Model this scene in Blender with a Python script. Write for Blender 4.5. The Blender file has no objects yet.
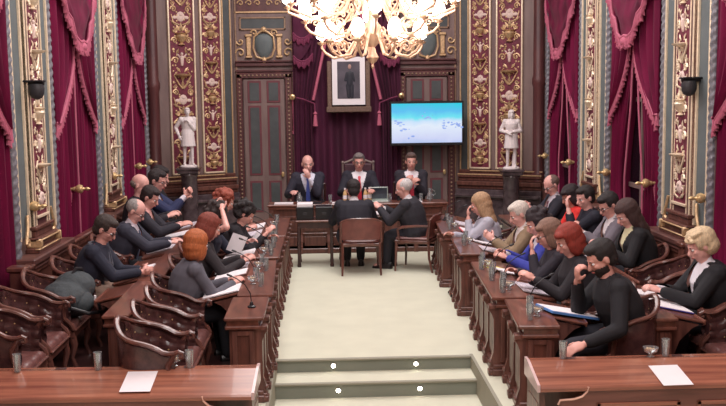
import bpy, bmesh, math, random
from mathutils import Vector, Matrix, Euler
random.seed(7)
PI = math.pi
sc = bpy.context.scene
col = sc.collection
def V(*a): return Vector(a if len(a) > 1 else a[0])

# ------------------------------------------------------------------ materials
MATS = {}
def nt(m):
    m.use_nodes = True
    return m.node_tree, m.node_tree.nodes['Principled BSDF']
def sset(b, rough=None, metal=None, spec=None, coat=None):
    if rough is not None: b.inputs['Roughness'].default_value = rough
    if metal is not None: b.inputs['Metallic'].default_value = metal
    if spec is not None: b.inputs['Specular IOR Level'].default_value = spec
    if coat is not None: b.inputs['Coat Weight'].default_value = coat
def lin(c):
    return tuple(((x/255)/12.92 if x/255 <= .04045 else ((x/255+.055)/1.055)**2.4) for x in c) + (1,)
def mat(name, rgb, rough=.6, metal=0, var=.12, scale=8, bump=0, stretch=None, bscale=None, spec=None, coat=None, rgb2=None, detail=3):
    """procedural: noise-varied colour, optional bump"""
    if name in MATS: return MATS[name]
    m = bpy.data.materials.new(name); t, b = nt(m); MATS[name] = m
    sset(b, rough, metal, spec, coat)
    c = lin(rgb)
    c2 = lin(rgb2) if rgb2 else tuple(x*(1-var) for x in c[:3]) + (1,)
    c1 = c if rgb2 else tuple(min(1, x*(1+var)) for x in c[:3]) + (1,)
    tc = t.nodes.new('ShaderNodeTexCoord'); mp = t.nodes.new('ShaderNodeMapping')
    t.links.new(tc.outputs['Object'], mp.inputs['Vector'])
    if stretch: mp.inputs['Scale'].default_value = stretch
    n = t.nodes.new('ShaderNodeTexNoise'); n.inputs['Scale'].default_value = scale; n.inputs['Detail'].default_value = detail
    t.links.new(mp.outputs[0], n.inputs['Vector'])
    r = t.nodes.new('ShaderNodeValToRGB'); r.color_ramp.elements[0].position = .3; r.color_ramp.elements[1].position = .7
    r.color_ramp.elements[0].color = c2; r.color_ramp.elements[1].color = c1
    t.links.new(n.outputs['Fac'], r.inputs['Fac']); t.links.new(r.outputs['Color'], b.inputs['Base Color'])
    if bump:
        n2 = t.nodes.new('ShaderNodeTexNoise'); n2.inputs['Scale'].default_value = bscale or scale*3
        t.links.new(mp.outputs[0], n2.inputs['Vector'])
        bp = t.nodes.new('ShaderNodeBump'); bp.inputs['Strength'].default_value = bump; bp.inputs['Distance'].default_value = .02
        t.links.new(n2.outputs['Fac'], bp.inputs['Height']); t.links.new(bp.outputs['Normal'], b.inputs['Normal'])
    return m
def emis(name, rgb, s):
    if name in MATS: return MATS[name]
    m = bpy.data.materials.new(name); t, b = nt(m); MATS[name] = m
    b.inputs['Base Color'].default_value = lin(rgb); b.inputs['Emission Color'].default_value = lin(rgb); b.inputs['Emission Strength'].default_value = s
    return m
def glassm(name, rgb=(235,240,240), rough=.03):
    if name in MATS: return MATS[name]
    m = bpy.data.materials.new(name); m.use_nodes = True; t = m.node_tree; MATS[name] = m; t.nodes.clear()
    df = t.nodes.new('ShaderNodeBsdfDiffuse'); df.inputs[0].default_value = (.9,.92,.94,1); m2 = t.nodes.new('ShaderNodeMixShader'); m2.inputs[0].default_value = .10
    out = t.nodes.new('ShaderNodeOutputMaterial'); mx = t.nodes.new('ShaderNodeMixShader'); tr = t.nodes.new('ShaderNodeBsdfTransparent'); gs = t.nodes.new('ShaderNodeBsdfGlossy')
    tr.inputs[0].default_value = lin(rgb); gs.inputs['Roughness'].default_value = .12; gs.inputs['Color'].default_value = (.9,.92,.95,1)
    lw = t.nodes.new('ShaderNodeLayerWeight'); lw.inputs[0].default_value = .45; ad = t.nodes.new('ShaderNodeMath'); ad.operation = 'ADD'; ad.inputs[1].default_value = .10
    t.links.new(lw.outputs['Facing'], ad.inputs[0]); t.links.new(ad.outputs[0], mx.inputs[0]); t.links.new(tr.outputs[0], mx.inputs[1]); t.links.new(gs.outputs[0], mx.inputs[2]); t.links.new(mx.outputs[0], m2.inputs[1]); t.links.new(df.outputs[0], m2.inputs[2]); t.links.new(m2.outputs[0], out.inputs[0])
    return m
wood = mat('desk_wood', (112,67,56), .36, var=.25, scale=4, stretch=(6,1,1.2), rgb2=(78,45,39), coat=.2)
wood_top = mat('desk_top_wood', (126,76,63), .28, scale=3, stretch=(7,1,7), rgb2=(92,54,46), coat=.3)
wood_v = mat('carved_wood', (120,76,66), .38, scale=5, stretch=(5,5,.8), rgb2=(78,46,41), coat=.2)
wood_fg = mat('polished_orange_wood', (166,106,84), .22, scale=2.2, stretch=(.6,9,9), rgb2=(118,68,56), coat=.3, detail=5)  # colour contrast raised so the grain also carries reflection streaks
wood_fgd = mat('fascia_wood', (128,80,70), .38, scale=2.2, stretch=(.7,7,7), rgb2=(98,58,50), coat=.2)
wood_dark = mat('dark_walnut', (74,42,40), .4, scale=4, stretch=(4,4,1), rgb2=(48,27,28), coat=.2)
wood_chair = mat('chair_mahogany', (116,72,62), .3, scale=5, stretch=(3,3,1), rgb2=(80,46,42), coat=.4)
wall_wood = mat('wall_panel_wood', (130,108,104), .55, scale=3, stretch=(3,3,.5), rgb2=(110,88,86))
wall_red = mat('wall_dark_red_wood', (98,54,54), .45, scale=3, stretch=(3,3,.5), rgb2=(74,38,42))
plinth_m = mat('plinth_wood', (112,74,66), .4, scale=3, stretch=(1,1,.5), rgb2=(84,52,50))
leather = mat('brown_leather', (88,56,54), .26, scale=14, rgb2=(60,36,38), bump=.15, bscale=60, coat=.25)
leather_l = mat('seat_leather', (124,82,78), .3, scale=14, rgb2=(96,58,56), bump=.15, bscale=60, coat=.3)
carpet = mat('cream_carpet', (210,209,189), .95, var=.04, scale=3, bump=.25, bscale=350)
riser_m = mat('green_grey_stone', (132,136,124), .7, var=.06, scale=4)
nosing_m = mat('step_nosing', (150,146,130), .7, var=.06, scale=4)
gold = mat('gold', (206,172,132), .42, .35, var=.2, scale=30, bump=.1)
gold_b = mat('bright_gold', (238,218,190), .36, .25, var=.12, scale=20)
gold_d = mat('dull_gold', (148,120,100), .5, .3, var=.2, scale=25, bump=.2)
pale_relief = mat('pale_relief', (226,200,190), .5, 0, var=.1, scale=25)
red_ground = mat('red_ground', (122,44,66), .6, var=.2, scale=16, rgb2=(92,26,44))
grey_green = mat('grey_green_panel', (96,104,106), .6, var=.1, scale=5)
dk_green = mat('dark_green_panel', (72,76,78), .5, var=.15, scale=6)
rope_m = mat('silver_rope', (128,126,134), .5, .3, var=.2, scale=30)
marble_d = mat('dark_marble', (58,46,50), .2, var=.3, scale=9, rgb2=(98,84,88), detail=6)
plaster_w = mat('white_statue', (230,218,218), .6, var=.04, scale=20)
velvet = mat('crimson_velvet', (116,10,58), .85, var=.12, scale=2, stretch=(2,2,.4), rgb2=(76,5,38), spec=.2)
velvet_d = mat('deep_velvet', (82,20,54), .85, var=.12, scale=2, stretch=(2,2,.4), rgb2=(58,12,38))
velvet.node_tree.nodes['Principled BSDF'].inputs['Sheen Weight'].default_value = .05
fringe_m = mat('pink_fringe', (184,96,120), .8, var=.15, scale=40, stretch=(1,1,.1))
fringe_d = mat('dusky_fringe', (120,46,78), .8, var=.15, scale=40, stretch=(1,1,.1))
black_m = mat('black_plastic', (26,25,29), .4, var=.1)
dkgrey = mat('dark_grey_plastic', (52,50,54), .5, var=.1)
chrome = mat('chrome', (190,190,195), .2, .9, var=.05)
brass = mat('brass', (222,190,140), .3, .5, var=.08)
paper = mat('white_paper', (236,228,232), .8, var=.02, scale=5)
paper_txt = mat('printed_paper', (226,216,224), .8, scale=90, stretch=(1,.12,1), rgb2=(176,166,180))
ceil_m = mat('ceiling_plaster', (214,200,184), .9, var=.05, scale=2)
upper_wall = mat('upper_wall_plaster', (150,112,100), .8, var=.08, scale=2)
glass = glassm('clear_glass')
amber = mat('amber_drink', (216,178,128), .2, var=.1)
night = mat('window_night_glass', (18,18,24), .1, var=.1)

# ------------------------------------------------------------------ mesh collector
class MB:
    def __init__(s, T=None): s.v = []; s.f = []; s.mi = []; s.T = T or Matrix(); s.m = 0
    def add(s, vs, fs):
        o = len(s.v); T = s.T
        s.v += [tuple(T @ Vector(p)) for p in vs]; s.f += [tuple(i+o for i in f) for f in fs]; s.mi += [s.m]*len(fs)
        return s
    def box(s, x0, x1, y0, y1, z0, z1, b=0):
        if b:
            b = min(b, (x1-x0)/2.01, (y1-y0)/2.01, (z1-z0)/2.01)
            vs = []
            for sx, X, xi in ((0, x0, x0+b), (1, x1, x1-b)):
                for sy, Y, yi in ((0, y0, y0+b), (1, y1, y1-b)):
                    for sz, Z, zi in ((0, z0, z0+b), (1, z1, z1-b)):
                        vs += [(X, yi, zi), (xi, Y, zi), (xi, yi, Z)]
            def c(a, bb, d): return 3*(a*4+bb*2+d)
            fs = []
            fs += [(c(0,0,0), c(0,0,1), c(0,1,1), c(0,1,0)), (c(1,0,0), c(1,1,0), c(1,1,1), c(1,0,1))]
            fs += [(c(0,0,0)+1, c(1,0,0)+1, c(1,0,1)+1, c(0,0,1)+1), (c(0,1,0)+1, c(0,1,1)+1, c(1,1,1)+1, c(1,1,0)+1)]
            fs += [(c(0,0,0)+2, c(0,1,0)+2, c(1,1,0)+2, c(1,0,0)+2), (c(0,0,1)+2, c(1,0,1)+2, c(1,1,1)+2, c(0,1,1)+2)]
            for a in (0, 1):
                for d in (0, 1):
                    fs.append((c(a,d,0), c(a,d,1), c(a,d,1)+1, c(a,d,0)+1))
                    fs.append((c(a,0,d), c(a,1,d), c(a,1,d)+2, c(a,0,d)+2))
                    fs.append((c(0,a,d)+1, c(1,a,d)+1, c(1,a,d)+2, c(0,a,d)+2))
            for a in (0, 1):
                for d in (0, 1):
                    for e in (0, 1): fs.append((c(a,d,e), c(a,d,e)+1, c(a,d,e)+2))
            return s.add(vs, fs)
        vs = [(x, y, z) for x in (x0, x1) for y in (y0, y1) for z in (z0, z1)]
        return s.add(vs, [(0,1,3,2), (4,6,7,5), (0,4,5,1), (2,3,7,6), (0,2,6,4), (1,5,7,3)])
    def rings(s, rs, cap=True, closed=True):
        n = len(rs[0]); vs = [p for r in rs for p in r]; fs = []
        for i in range(len(rs)-1):
            for j in range(n if closed else n-1):
                k = (j+1) % n
                fs.append((i*n+j, i*n+k, (i+1)*n+k, (i+1)*n+j))
        if cap: fs += [tuple(range(n))[::-1], tuple(range((len(rs)-1)*n, len(rs)*n))]
        return s.add(vs, fs)
    def tube(s, pts, r, n=8, cap=True, flat=1.0):
        pts = [Vector(p) for p in pts]; rs = []; up = None
        for i, p in enumerate(pts):
            d = (pts[min(i+1, len(pts)-1)] - pts[max(i-1, 0)])
            if d.length < 1e-9: d = Vector((0,0,1))
            d.normalize()
            if up is None:
                up = Vector((0,0,1)) if abs(d.z) < .9 else Vector((1,0,0))
            a = d.cross(up)
            if a.length < 1e-6: a = d.cross(Vector((0,1,0)))
            a.normalize(); b = a.cross(d).normalized(); up = b
            rr = r[i] if isinstance(r, (list, tuple)) else r
            rs.append([p + a*rr*math.cos(2*PI*k/n)*flat + b*rr*math.sin(2*PI*k/n) for k in range(n)])
        return s.rings(rs, cap)
    def lathe(s, prof, c=(0,0,0), n=16, T=None, cap=True):
        T = T or Matrix.Translation(Vector(c)); rs = []
        for r, z in prof: rs.append([T @ Vector((max(r,1e-4)*math.cos(2*PI*k/n), max(r,1e-4)*math.sin(2*PI*k/n), z)) for k in range(n)])
        return s.rings(rs, cap)
    def ell(s, c, r, n=12, T=None):
        if not isinstance(r, (tuple, list)): r = (r, r, r)
        R = T or Matrix(); c = Vector(c); rs = []; m = max(4, n//2+1)
        for i in range(m+1):
            th = PI*(.02+.96*i/m) - PI/2
            rs.append([c + R.to_3x3() @ Vector((r[0]*math.cos(th)*math.cos(2*PI*k/n), r[1]*math.cos(th)*math.sin(2*PI*k/n), r[2]*math.sin(th))) for k in range(n)])
        return s.rings(rs)
    def cap(s, a, b, ra, rb, n=10):
        a = Vector(a); b = Vector(b); d = b-a
        if d.length < 1e-6: return s
        d.normalize(); pts = [a-d*ra*.95, a-d*ra*.6, a, b, b+d*rb*.6, b+d*rb*.95]
        return s.tube(pts, [ra*.3, ra*.8, ra, rb, rb*.8, rb*.3], n)
    def prism(s, poly, z0, z1, ax='z'):
        """poly in 2D extruded along axis"""
        def P(u, v, w): return {'z': (u,v,w), 'y': (u,w,v), 'x': (w,u,v)}[ax]
        n = len(poly); vs = [P(u,v,z0) for u,v in poly] + [P(u,v,z1) for u,v in poly]
        fs = [tuple(range(n)), tuple(range(n,2*n))[::-1]] + [(i,(i+1)%n,n+(i+1)%n,n+i) for i in range(n)]
        return s.add(vs, fs)
    def grid(s, fn, nu, nv, th=0):
        """surface fn(u,v)->point, with optional back layer th along -normal approx given by fn2"""
        vs = [fn(i/nu, j/nv) for i in range(nu+1) for j in range(nv+1)]; W = nv+1
        fs = [(i*W+j, (i+1)*W+j, (i+1)*W+j+1, i*W+j+1) for i in range(nu) for j in range(nv)]
        if th:
            N = len(vs); off = Vector(th)
            vs += [tuple(Vector(p)+off) for p in vs]
            fs += [tuple(N+k for k in f)[::-1] for f in fs]
            edge = [(i*W, (i+1)*W) for i in range(nu)] + [((i+1)*W+nv, i*W+nv) for i in range(nu)] + [(j+1, j) for j in range(nv)] + [(nu*W+j, nu*W+j+1) for j in range(nv)]
            fs += [(a, b, b+N, a+N) for a, b in edge]
        return s.add(vs, fs)
    def build(s, name, ma, parent=None, smooth=False, fix=True):
        me = bpy.data.meshes.new(name); me.from_pydata(s.v, [], s.f)
        ml = ma if isinstance(ma, (list, tuple)) else [ma]
        for x in ml: me.materials.append(x)
        if len(ml) > 1: me.polygons.foreach_set('material_index', s.mi)
        if fix:
            bm = bmesh.new(); bm.from_mesh(me); bmesh.ops.recalc_face_normals(bm, faces=bm.faces); bm.to_mesh(me); bm.free()
        if smooth:
            me.polygons.foreach_set('use_smooth', [True]*len(me.polygons))
            try: me.set_sharp_from_angle(angle=math.radians(40))
            except Exception: pass
        me.update()
        o = bpy.data.objects.new(name, me); col.objects.link(o)
        if parent: o.parent = parent
        return o
def tag(o, label=None, cat=None, group=None, kind=None):
    if label: o['label'] = label
    if cat: o['category'] = cat
    if group: o['group'] = group
    if kind: o['kind'] = kind
    return o
def empty(name, loc=(0,0,0), rz=0, label=None, cat=None, group=None, kind=None):
    o = bpy.data.objects.new(name, None); o.empty_display_size = .1; col.objects.link(o)
    o.location = loc; o.rotation_euler = (0,0,rz)
    return tag(o, label, cat, group, kind)
def copy_tree(o, parent=None):
    c = o.copy(); col.objects.link(c)
    if parent: c.parent = parent
    for ch in [x for x in KIDS.get(o.name, [])] or list(o.children): copy_tree(ch, c)
    return c
KIDS = {}
def put(proto, used, loc, rz, label, group=None):
    o = proto if not used else copy_tree(proto)
    o.location = loc; o.rotation_euler = (0,0,rz); o['label'] = label
    if group: o['group'] = group
    return o
class Proto:
    """one of a kind: first use places the thing itself, later uses copy it and each of its parts"""
    def __init__(s, root): s.root = root; s.used = False
    def at(s, loc, rz, label, group=None, rx=0, ry=0):
        o = put(s.root, s.used, loc, rz, label, group); s.used = True
        o.rotation_euler = (rx, ry, rz)
        return o
def struct(o): o['kind'] = 'structure'; return o

# ------------------------------------------------------------------ camera
cam = bpy.data.objects.new('camera', bpy.data.cameras.new('camera')); col.objects.link(cam); sc.camera = cam
f = 950.0; pitch = math.atan(108/f); yaw = math.atan(38/f); roll = .013
F = Vector((math.sin(yaw)*math.cos(pitch), math.cos(yaw)*math.cos(pitch), -math.sin(pitch)))
Rr = Vector((math.cos(yaw), -math.sin(yaw), 0)); U = Rr.cross(F)
R2 = Rr*math.cos(roll) - U*math.sin(roll); U2 = U*math.cos(roll) + Rr*math.sin(roll)
m3 = Matrix((R2, U2, -F)).transposed().to_4x4(); m3.translation = Vector((-.42, 0, 2.5))
cam.matrix_world = m3
cam.data.sensor_width = 36; cam.data.lens = 36*f/726; cam.data.clip_end = 100

# ------------------------------------------------------------------ room shell
def slab(name, x0, x1, y0, y1, z0, z1, m):
    o = MB().box(x0, x1, y0, y1, z0, z1).build(name, m); return struct(o)
slab('floor', -3.9, 3.9, 8.85, 19, -.3, 0, carpet)
slab('floor', -3.9, -.92, 7.05, 8.85, -.3, 0, carpet)
slab('floor', .96, 3.9, 7.05, 8.85, -.3, 0, carpet)
slab('floor', -3.9, 3.9, -2.5, 7.05, -.36, -.26, carpet)
slab('floor', -.92, .96, 7.05, 8.85, -.36, -.26, carpet)
# bank flooring in dark boards under the seats
slab('floor', -3.6, -1.16, 7.06, 14.1, 0, .006, wood_dark)
slab('floor', 1.30, 3.6, 7.06, 14.1, 0, .006, wood_dark)
slab('floor', -3.6, -2.42, 7.06, 14.1, .006, .07, wood_dark)
# two steps down in the aisle
st = MB()
o = slab('trim_1', -.92, .96, 8.47, 8.85, -.26, -.125, riser_m)
#   # face is the floor slab; give it stone cladding
struct(MB().box(-.92, .96, 8.835, 8.85, -.125, -.012).build('trim_2', riser_m))
struct(MB().box(-.92, .96, 8.815, 8.87, -.012, .006, .004).build('trim_3', nosing_m))
struct(MB().box(-.92, .96, 8.475, 8.835, -.125, -.119).build('trim_4', carpet))
struct(MB().box(-.92, .96, 8.452, 8.50, -.137, -.117, .004).build('trim_5', nosing_m))
struct(MB().box(-.935, -.905, 7.04, 8.9, -.27, .005).build('trim_6', nosing_m))
struct(MB().box(.945, .975, 7.04, 8.9, -.27, .005).build('trim_7', nosing_m))
slab('wall_left', -3.85, -3.6, -2.5, 16.6, -.36, 6.6, upper_wall)
slab('wall_right', 3.6, 3.85, -2.5, 16.6, -.36, 6.6, upper_wall)
slab('wall_back', -3.9, 3.9, 17.35, 17.6, -.36, 6.6, upper_wall)
slab('wall_front', -3.9, 3.9, -2.7, -2.5, -.36, 6.6, upper_wall)
slab('ceiling', -3.9, 3.9, -2.7, 17.6, 6.6, 6.8, ceil_m)

# ---- gilded arabesque relief (symmetric candelabra ornament), in plane y-z facing +x
def ornament(w, h, seed, z0=0):
    rnd = random.Random(seed); g = MB(); p = MB()
    def spiral(cy, cz, r, sy, dirn, t=.0135):
        pts = []
        for i in range(13):
            a = i/12*PI*2.3; rr = r*(1-i/12*.82)
            pts.append((.004, sy*(cy + rr*math.cos(a)*.9), cz + dirn*rr*math.sin(a)))
        g.tube(pts, [t*(1.2-.05*i) for i in range(13)], 5)
        e = pts[-1]; g.ell(e, (t*.9, t*1.5, t*1.5), 6)
    def leaf(y, z, l, a):
        for sy in (1, -1):
            d = Vector((0, sy*math.sin(a), math.cos(a))); n = Vector((0, -d.z, d.y)); b = Vector((.004, sy*y, z))
            g.add([b, b+d*l*.5+n*l*.2+V(.008,0,0), b+d*l, b+d*l*.5-n*l*.2+V(.008,0,0), b+d*l*.5+V(.018,0,0)], [(0,1,4),(1,2,4),(2,3,4),(3,0,4)])
    def urn(z, s):
        g.lathe([(.02*s,0),(.05*s,.008*s),(.02*s,.03*s),(.05*s,.06*s),(.075*s,.11*s),(.06*s,.135*s),(.085*s,.15*s),(.02*s,.16*s)], (0,0,z), 10)
    z = z0 + .03; k = seed
    hw = w/2
    while z < z0 + h - .12:
        s = w/.30
        kind = k % 4
        if kind == 0:      # urn with scrolls and leaves
            urn(z, s)
            for sy in (1,-1): spiral(hw*.62, z+.06*s, hw*.30, sy, 1); spiral(hw*.5, z+.19*s, hw*.24, sy, -1)
            leaf(.02, z+.17*s, .10*s, .5); leaf(.0, z+.16*s, .13*s, 0)
            z += .255*s
        elif kind == 1:    # pale cartouche mask with wings
            p.ell((.0, 0, z+.1*s), (.022, .055*s, .065*s), 8); p.ell((.01, 0, z+.13*s), (.022, .03*s, .03*s), 8)
            for sy in (1,-1):
                p.ell((.0, sy*.075*s, z+.09*s), (.014, .035*s, .022*s), 8)
                spiral(hw*.62, z+.19*s, hw*.3, sy, 1); leaf(hw*.35, z+.0, .1*s, 1.0)
                g.tube([(.004, sy*.02*s, z), (.01, sy*.1*s, z+.03*s), (.004, sy*.125*s, z+.13*s)], .008*s, 5)
            z += .24*s
        elif kind == 2:    # broad cup with long V leaves
            g.lathe([(.015*s,0),(.03*s,.04*s),(.1*s,.06*s),(.11*s,.075*s),(.03*s,.085*s)], (0,0,z+.1*s), 10)
            for sy in (1,-1):
                g.tube([(.004, sy*.005, z), (.012, sy*.05*s, z+.05*s), (.004, sy*.11*s, z+.16*s), (.004, sy*.07*s, z+.21*s)], [.016*s,.013*s,.01*s,.007*s], 5)
                spiral(hw*.66, z+.03*s, hw*.22, sy, -1, .009)
            leaf(.03, z+.2*s, .09*s, .7); leaf(0, z, .11*s, 0)
            z += .265*s
        else:              # standing figure between tendrils
            p.cap((.0,0,z+.03*s), (.0,0,z+.12*s), .018*s, .028*s, 8); p.ell((.005,0,z+.165*s), .02*s, 8)
            for sy in (1,-1):
                p.cap((0, sy*.02*s, z+.12*s), (0, sy*.065*s, z+.17*s), .011*s, .008*s, 6)
                spiral(hw*.6, z+.08*s, hw*.34, sy, 1); leaf(hw*.5, z+.15*s, .09*s, -.4)
                g.ell((.003, sy*hw*.72, z+.22*s), (.012,.02*s,.02*s), 6)
            z += .27*s
        for sy in (1,-1):
            for q in range(7): g.ell((.002, sy*rnd.uniform(.3,.85)*hw, z-rnd.uniform(.02,.25)*s), (.01,.012*s,.012*s), 5)
        k += 1
    return g, p

def rope(mb, y, x, z0, z1, r):
    rs = []; n = 10; N = int((z1-z0)/.022)
    for i in range(N+1):
        z = z0+(z1-z0)*i/N
        rs.append([(x + r*(1+.16*math.cos(2*a-z*70))*math.cos(a), y + r*(1+.16*math.cos(2*a-z*70))*math.sin(a), z) for a in (2*PI*k/n for k in range(n))])
    mb.rings(rs)

# ---- wall pilaster (local: wall at x=0 facing +x, width along y 1.5)
def pilaster(w=1.5, z1=4.55):
    r = empty('trim_8')
    b = MB(); b.box(0, .10, -w/2, w/2, .95, z1); b.build('pilaster_body', wall_wood, r)
    g = MB()
    for s in (1,-1):
        g.box(.10, .115, min(s*(w/2-.15), s*(w/2-.43)), max(s*(w/2-.15), s*(w/2-.43)), 1.12, z1)
    g.build('recessed_panel', grey_green, r)
    g = MB(); 
    for s in (1,-1): rope(g, s*(w/2-.06), .11, .95, z1, .045)
    g.build('rope_moulding', rope_m, r, True)
    g = MB()
    for s in (1,-1):
        for yy, ww in ((w/2-.135,.03),(w/2-.445,.03),(.265,.03),(.185,.02)):
            g.box(.10, .14+.03*(yy<.3), s*yy-ww/2, s*yy+ww/2, 1.1, z1, .006)
    g.box(.10,.19,-.2,.2,1.28,1.31,.005)
    g.build('gilded_fillet', gold_b, r)
    g = MB(); g.box(.10,.16,-.28,.28,1.15,z1); g.build('panel_frame', wall_red, r)
    g = MB(); g.box(.155,.166,-.175,.175,1.31,z1); g.build('red_ground_panel', red_ground, r)
    o, p = ornament(.34, z1-1.33, 1); 
    for m_, nm, mm in ((o,'gilded_ornament',gold_b),(p,'pale_figure_relief',pale_relief)):
        m_.T = Matrix(); ob = m_.build(nm, mm, r, True); ob.location = (.168,0,1.33)
    # stepped base with gilt volutes
    g = MB()
    for i,(xx,hw,za,zb) in enumerate(((.24,.40,.95,1.0),(.20,.34,1.0,1.06),(.23,.36,1.06,1.10),(.18,.30,1.10,1.17),(.20,.32,1.17,1.21))):
        g.box(.0, xx, -hw, hw, za, zb, .008)
    g.build('stepped_base', wood_v, r)
    g = MB()
    for s in (1,-1):
        pts = [(.15, s*(.46+.05*math.cos(a)*(1-a/9)), 1.06+.05*math.sin(a)*(1-a/9)) for a in [i*.5 for i in range(14)]]
        g.tube([(.14, s*.40, 1.34),(.15, s*.44, 1.22)]+pts, .018, 6)
        g.box(.1,.26,s*.34-.02,s*.34+.02,1.0,1.09,.008)
    g.box(.20,.245,-.37,.37,1.065,1.08,.004); g.box(.2,.25,-.41,.41,.985,.998,.004)
    g.build('gilded_volute', gold, r, True)
    g = MB(); g.box(0,.30,-w/2,w/2,.0,.10,.01); g.box(0,.24,-w/2+.02,w/2-.02,.1,.84); g.box(0,.30,-w/2,w/2,.84,.95,.015); g.box(0,.27,-w/2+.01,w/2-.01,.80,.84,.008)
    for s in (1,-1): g.box(.24,.255,min(s*.1,s*.62),max(s*.1,s*.62),.2,.74,.01)
    g.build('plinth', plinth_m, r)
    g = MB(); g.box(0,.22,-w/2,w/2,z1,z1+.12,.02); g.box(0,.32,-w/2,w/2,z1+.12,z1+.22,.02); g.build('cornice', gold_d, r)
    struct(r); return r
pil_proto = pilaster()
pil_y = [6.55, 10.0, 13.48]
first = True; npil = 8
for y in pil_y:
    for sx in (-1, 1):
        o = pil_proto if first else copy_tree(pil_proto)
        first = False
        o.name = 'trim_%d' % npil; npil += 1
        o.location = (sx*3.55, y, 0); o.rotation_euler = (0,0,0 if sx < 0 else PI)
# end pilaster toward the corner, half width
for sx in (-1,1):
    r = empty('trim_%d' % npil, (sx*3.55, 16.33, 0), 0 if sx<0 else PI); npil += 1; struct(r)
    g = MB(); g.box(0,.12,-.17,.17,.95,4.8); g.build('pilaster_body', wall_wood, r)
    g = MB(); rope(g, -.11*(-1 if sx>0 else 1), .13, .95, 4.55, .045); g.build('rope_moulding', rope_m, r, True)
    g = MB(); g.box(0,.2,-.17,.17,0,.95,.01); g.build('plinth', plinth_m, r)

# ---- windows behind curtains (dark night panes in a wooden frame)
win_n = 1
for y in (8.3, 11.74, 15.2):
    for sx in (-1, 1):
        r = empty('window_%d' % win_n, (sx*3.6, y, 0), 0 if sx<0 else PI); win_n += 1; struct(r)
        W = .97
        g = MB(); g.box(0,.03,-W,W,.3,4.4); g.build('window_pane', night, r)
        g = MB()
        for yy in (-W+.03, 0, W-.03): g.box(.0,.06,yy-.03,yy+.03,.0,4.45,.005)
        for z in (.15, 1.3, 2.4, 3.5, 4.4): g.box(.0,.055,-W,W,z-.03,z+.03,.005)
        g.build('window_frame', wall_wood, r)

# ---- curtains (local: faces +x, window width along y)
def wavy(y0f, y1f, z0, z1, x, amp, waves, seed, nu=60, nv=14, th=.012):
    rnd = random.Random(seed); amp = amp*1.5; ph = rnd.uniform(0,6)
    def fn(u, v):
        z = z0+(z1-z0)*v; a, b = y0f(z), y1f(z); y = a+(b-a)*u
        return (x + amp*math.sin(u*waves*2*PI+ph+.6*math.sin(v*3)) + .35*amp*math.sin(u*waves*5.1+ph*2+v*2), y, z)
    return MB().grid(fn, nu, nv, (-th,0,0))
def fringe_strip(pts, drop, nrm=(1,0,0), n_per=.02, th=.014):
    """thick braided edge following pts with hanging strands"""
    pts = [Vector(p) for p in pts]; g = MB(); g.tube(pts, th*1.3, 6)
    # resample
    L = [0]
    for a, b in zip(pts, pts[1:]): L.append(L[-1]+(b-a).length)
    n = max(3, int(L[-1]/n_per)); q = 0
    top = []; bot = []
    for i in range(n+1):
        s = L[-1]*i/n
        while q < len(L)-2 and L[q+1] < s: q += 1
        t = (s-L[q])/max(1e-6, L[q+1]-L[q]); p = pts[q].lerp(pts[q+1], t)
        d = drop*(1+.22*math.sin(i*1.3)); dx = .016*(1 if i%2 else -1)
        top.append(p); bot.append(p+Vector((dx,0,-d)))
    for i in range(n):
        m_ = bot[i].lerp(bot[i+1],.5)+Vector((0,0,.012))
        v = [top[i], top[i+1], bot[i+1], m_, bot[i]]; N = Vector(nrm)*.008
        g.add([p+N for p in v]+[p-N for p in v], [(0,1,2,3,4),(9,8,7,6,5),(4,3,8,9),(3,2,7,8)])
    return g
def swz_prof(c):
    P = ((0,.95),(.10,.64),(.28,.55),(.38,.32),(.56,.25),(.68,.06),(.86,.0),(1,.02))
    for (a,b),(d,e) in zip(P,P[1:]):
        if c <= d: return b+(e-b)*(c-a)/(d-a)
    return 0
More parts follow.
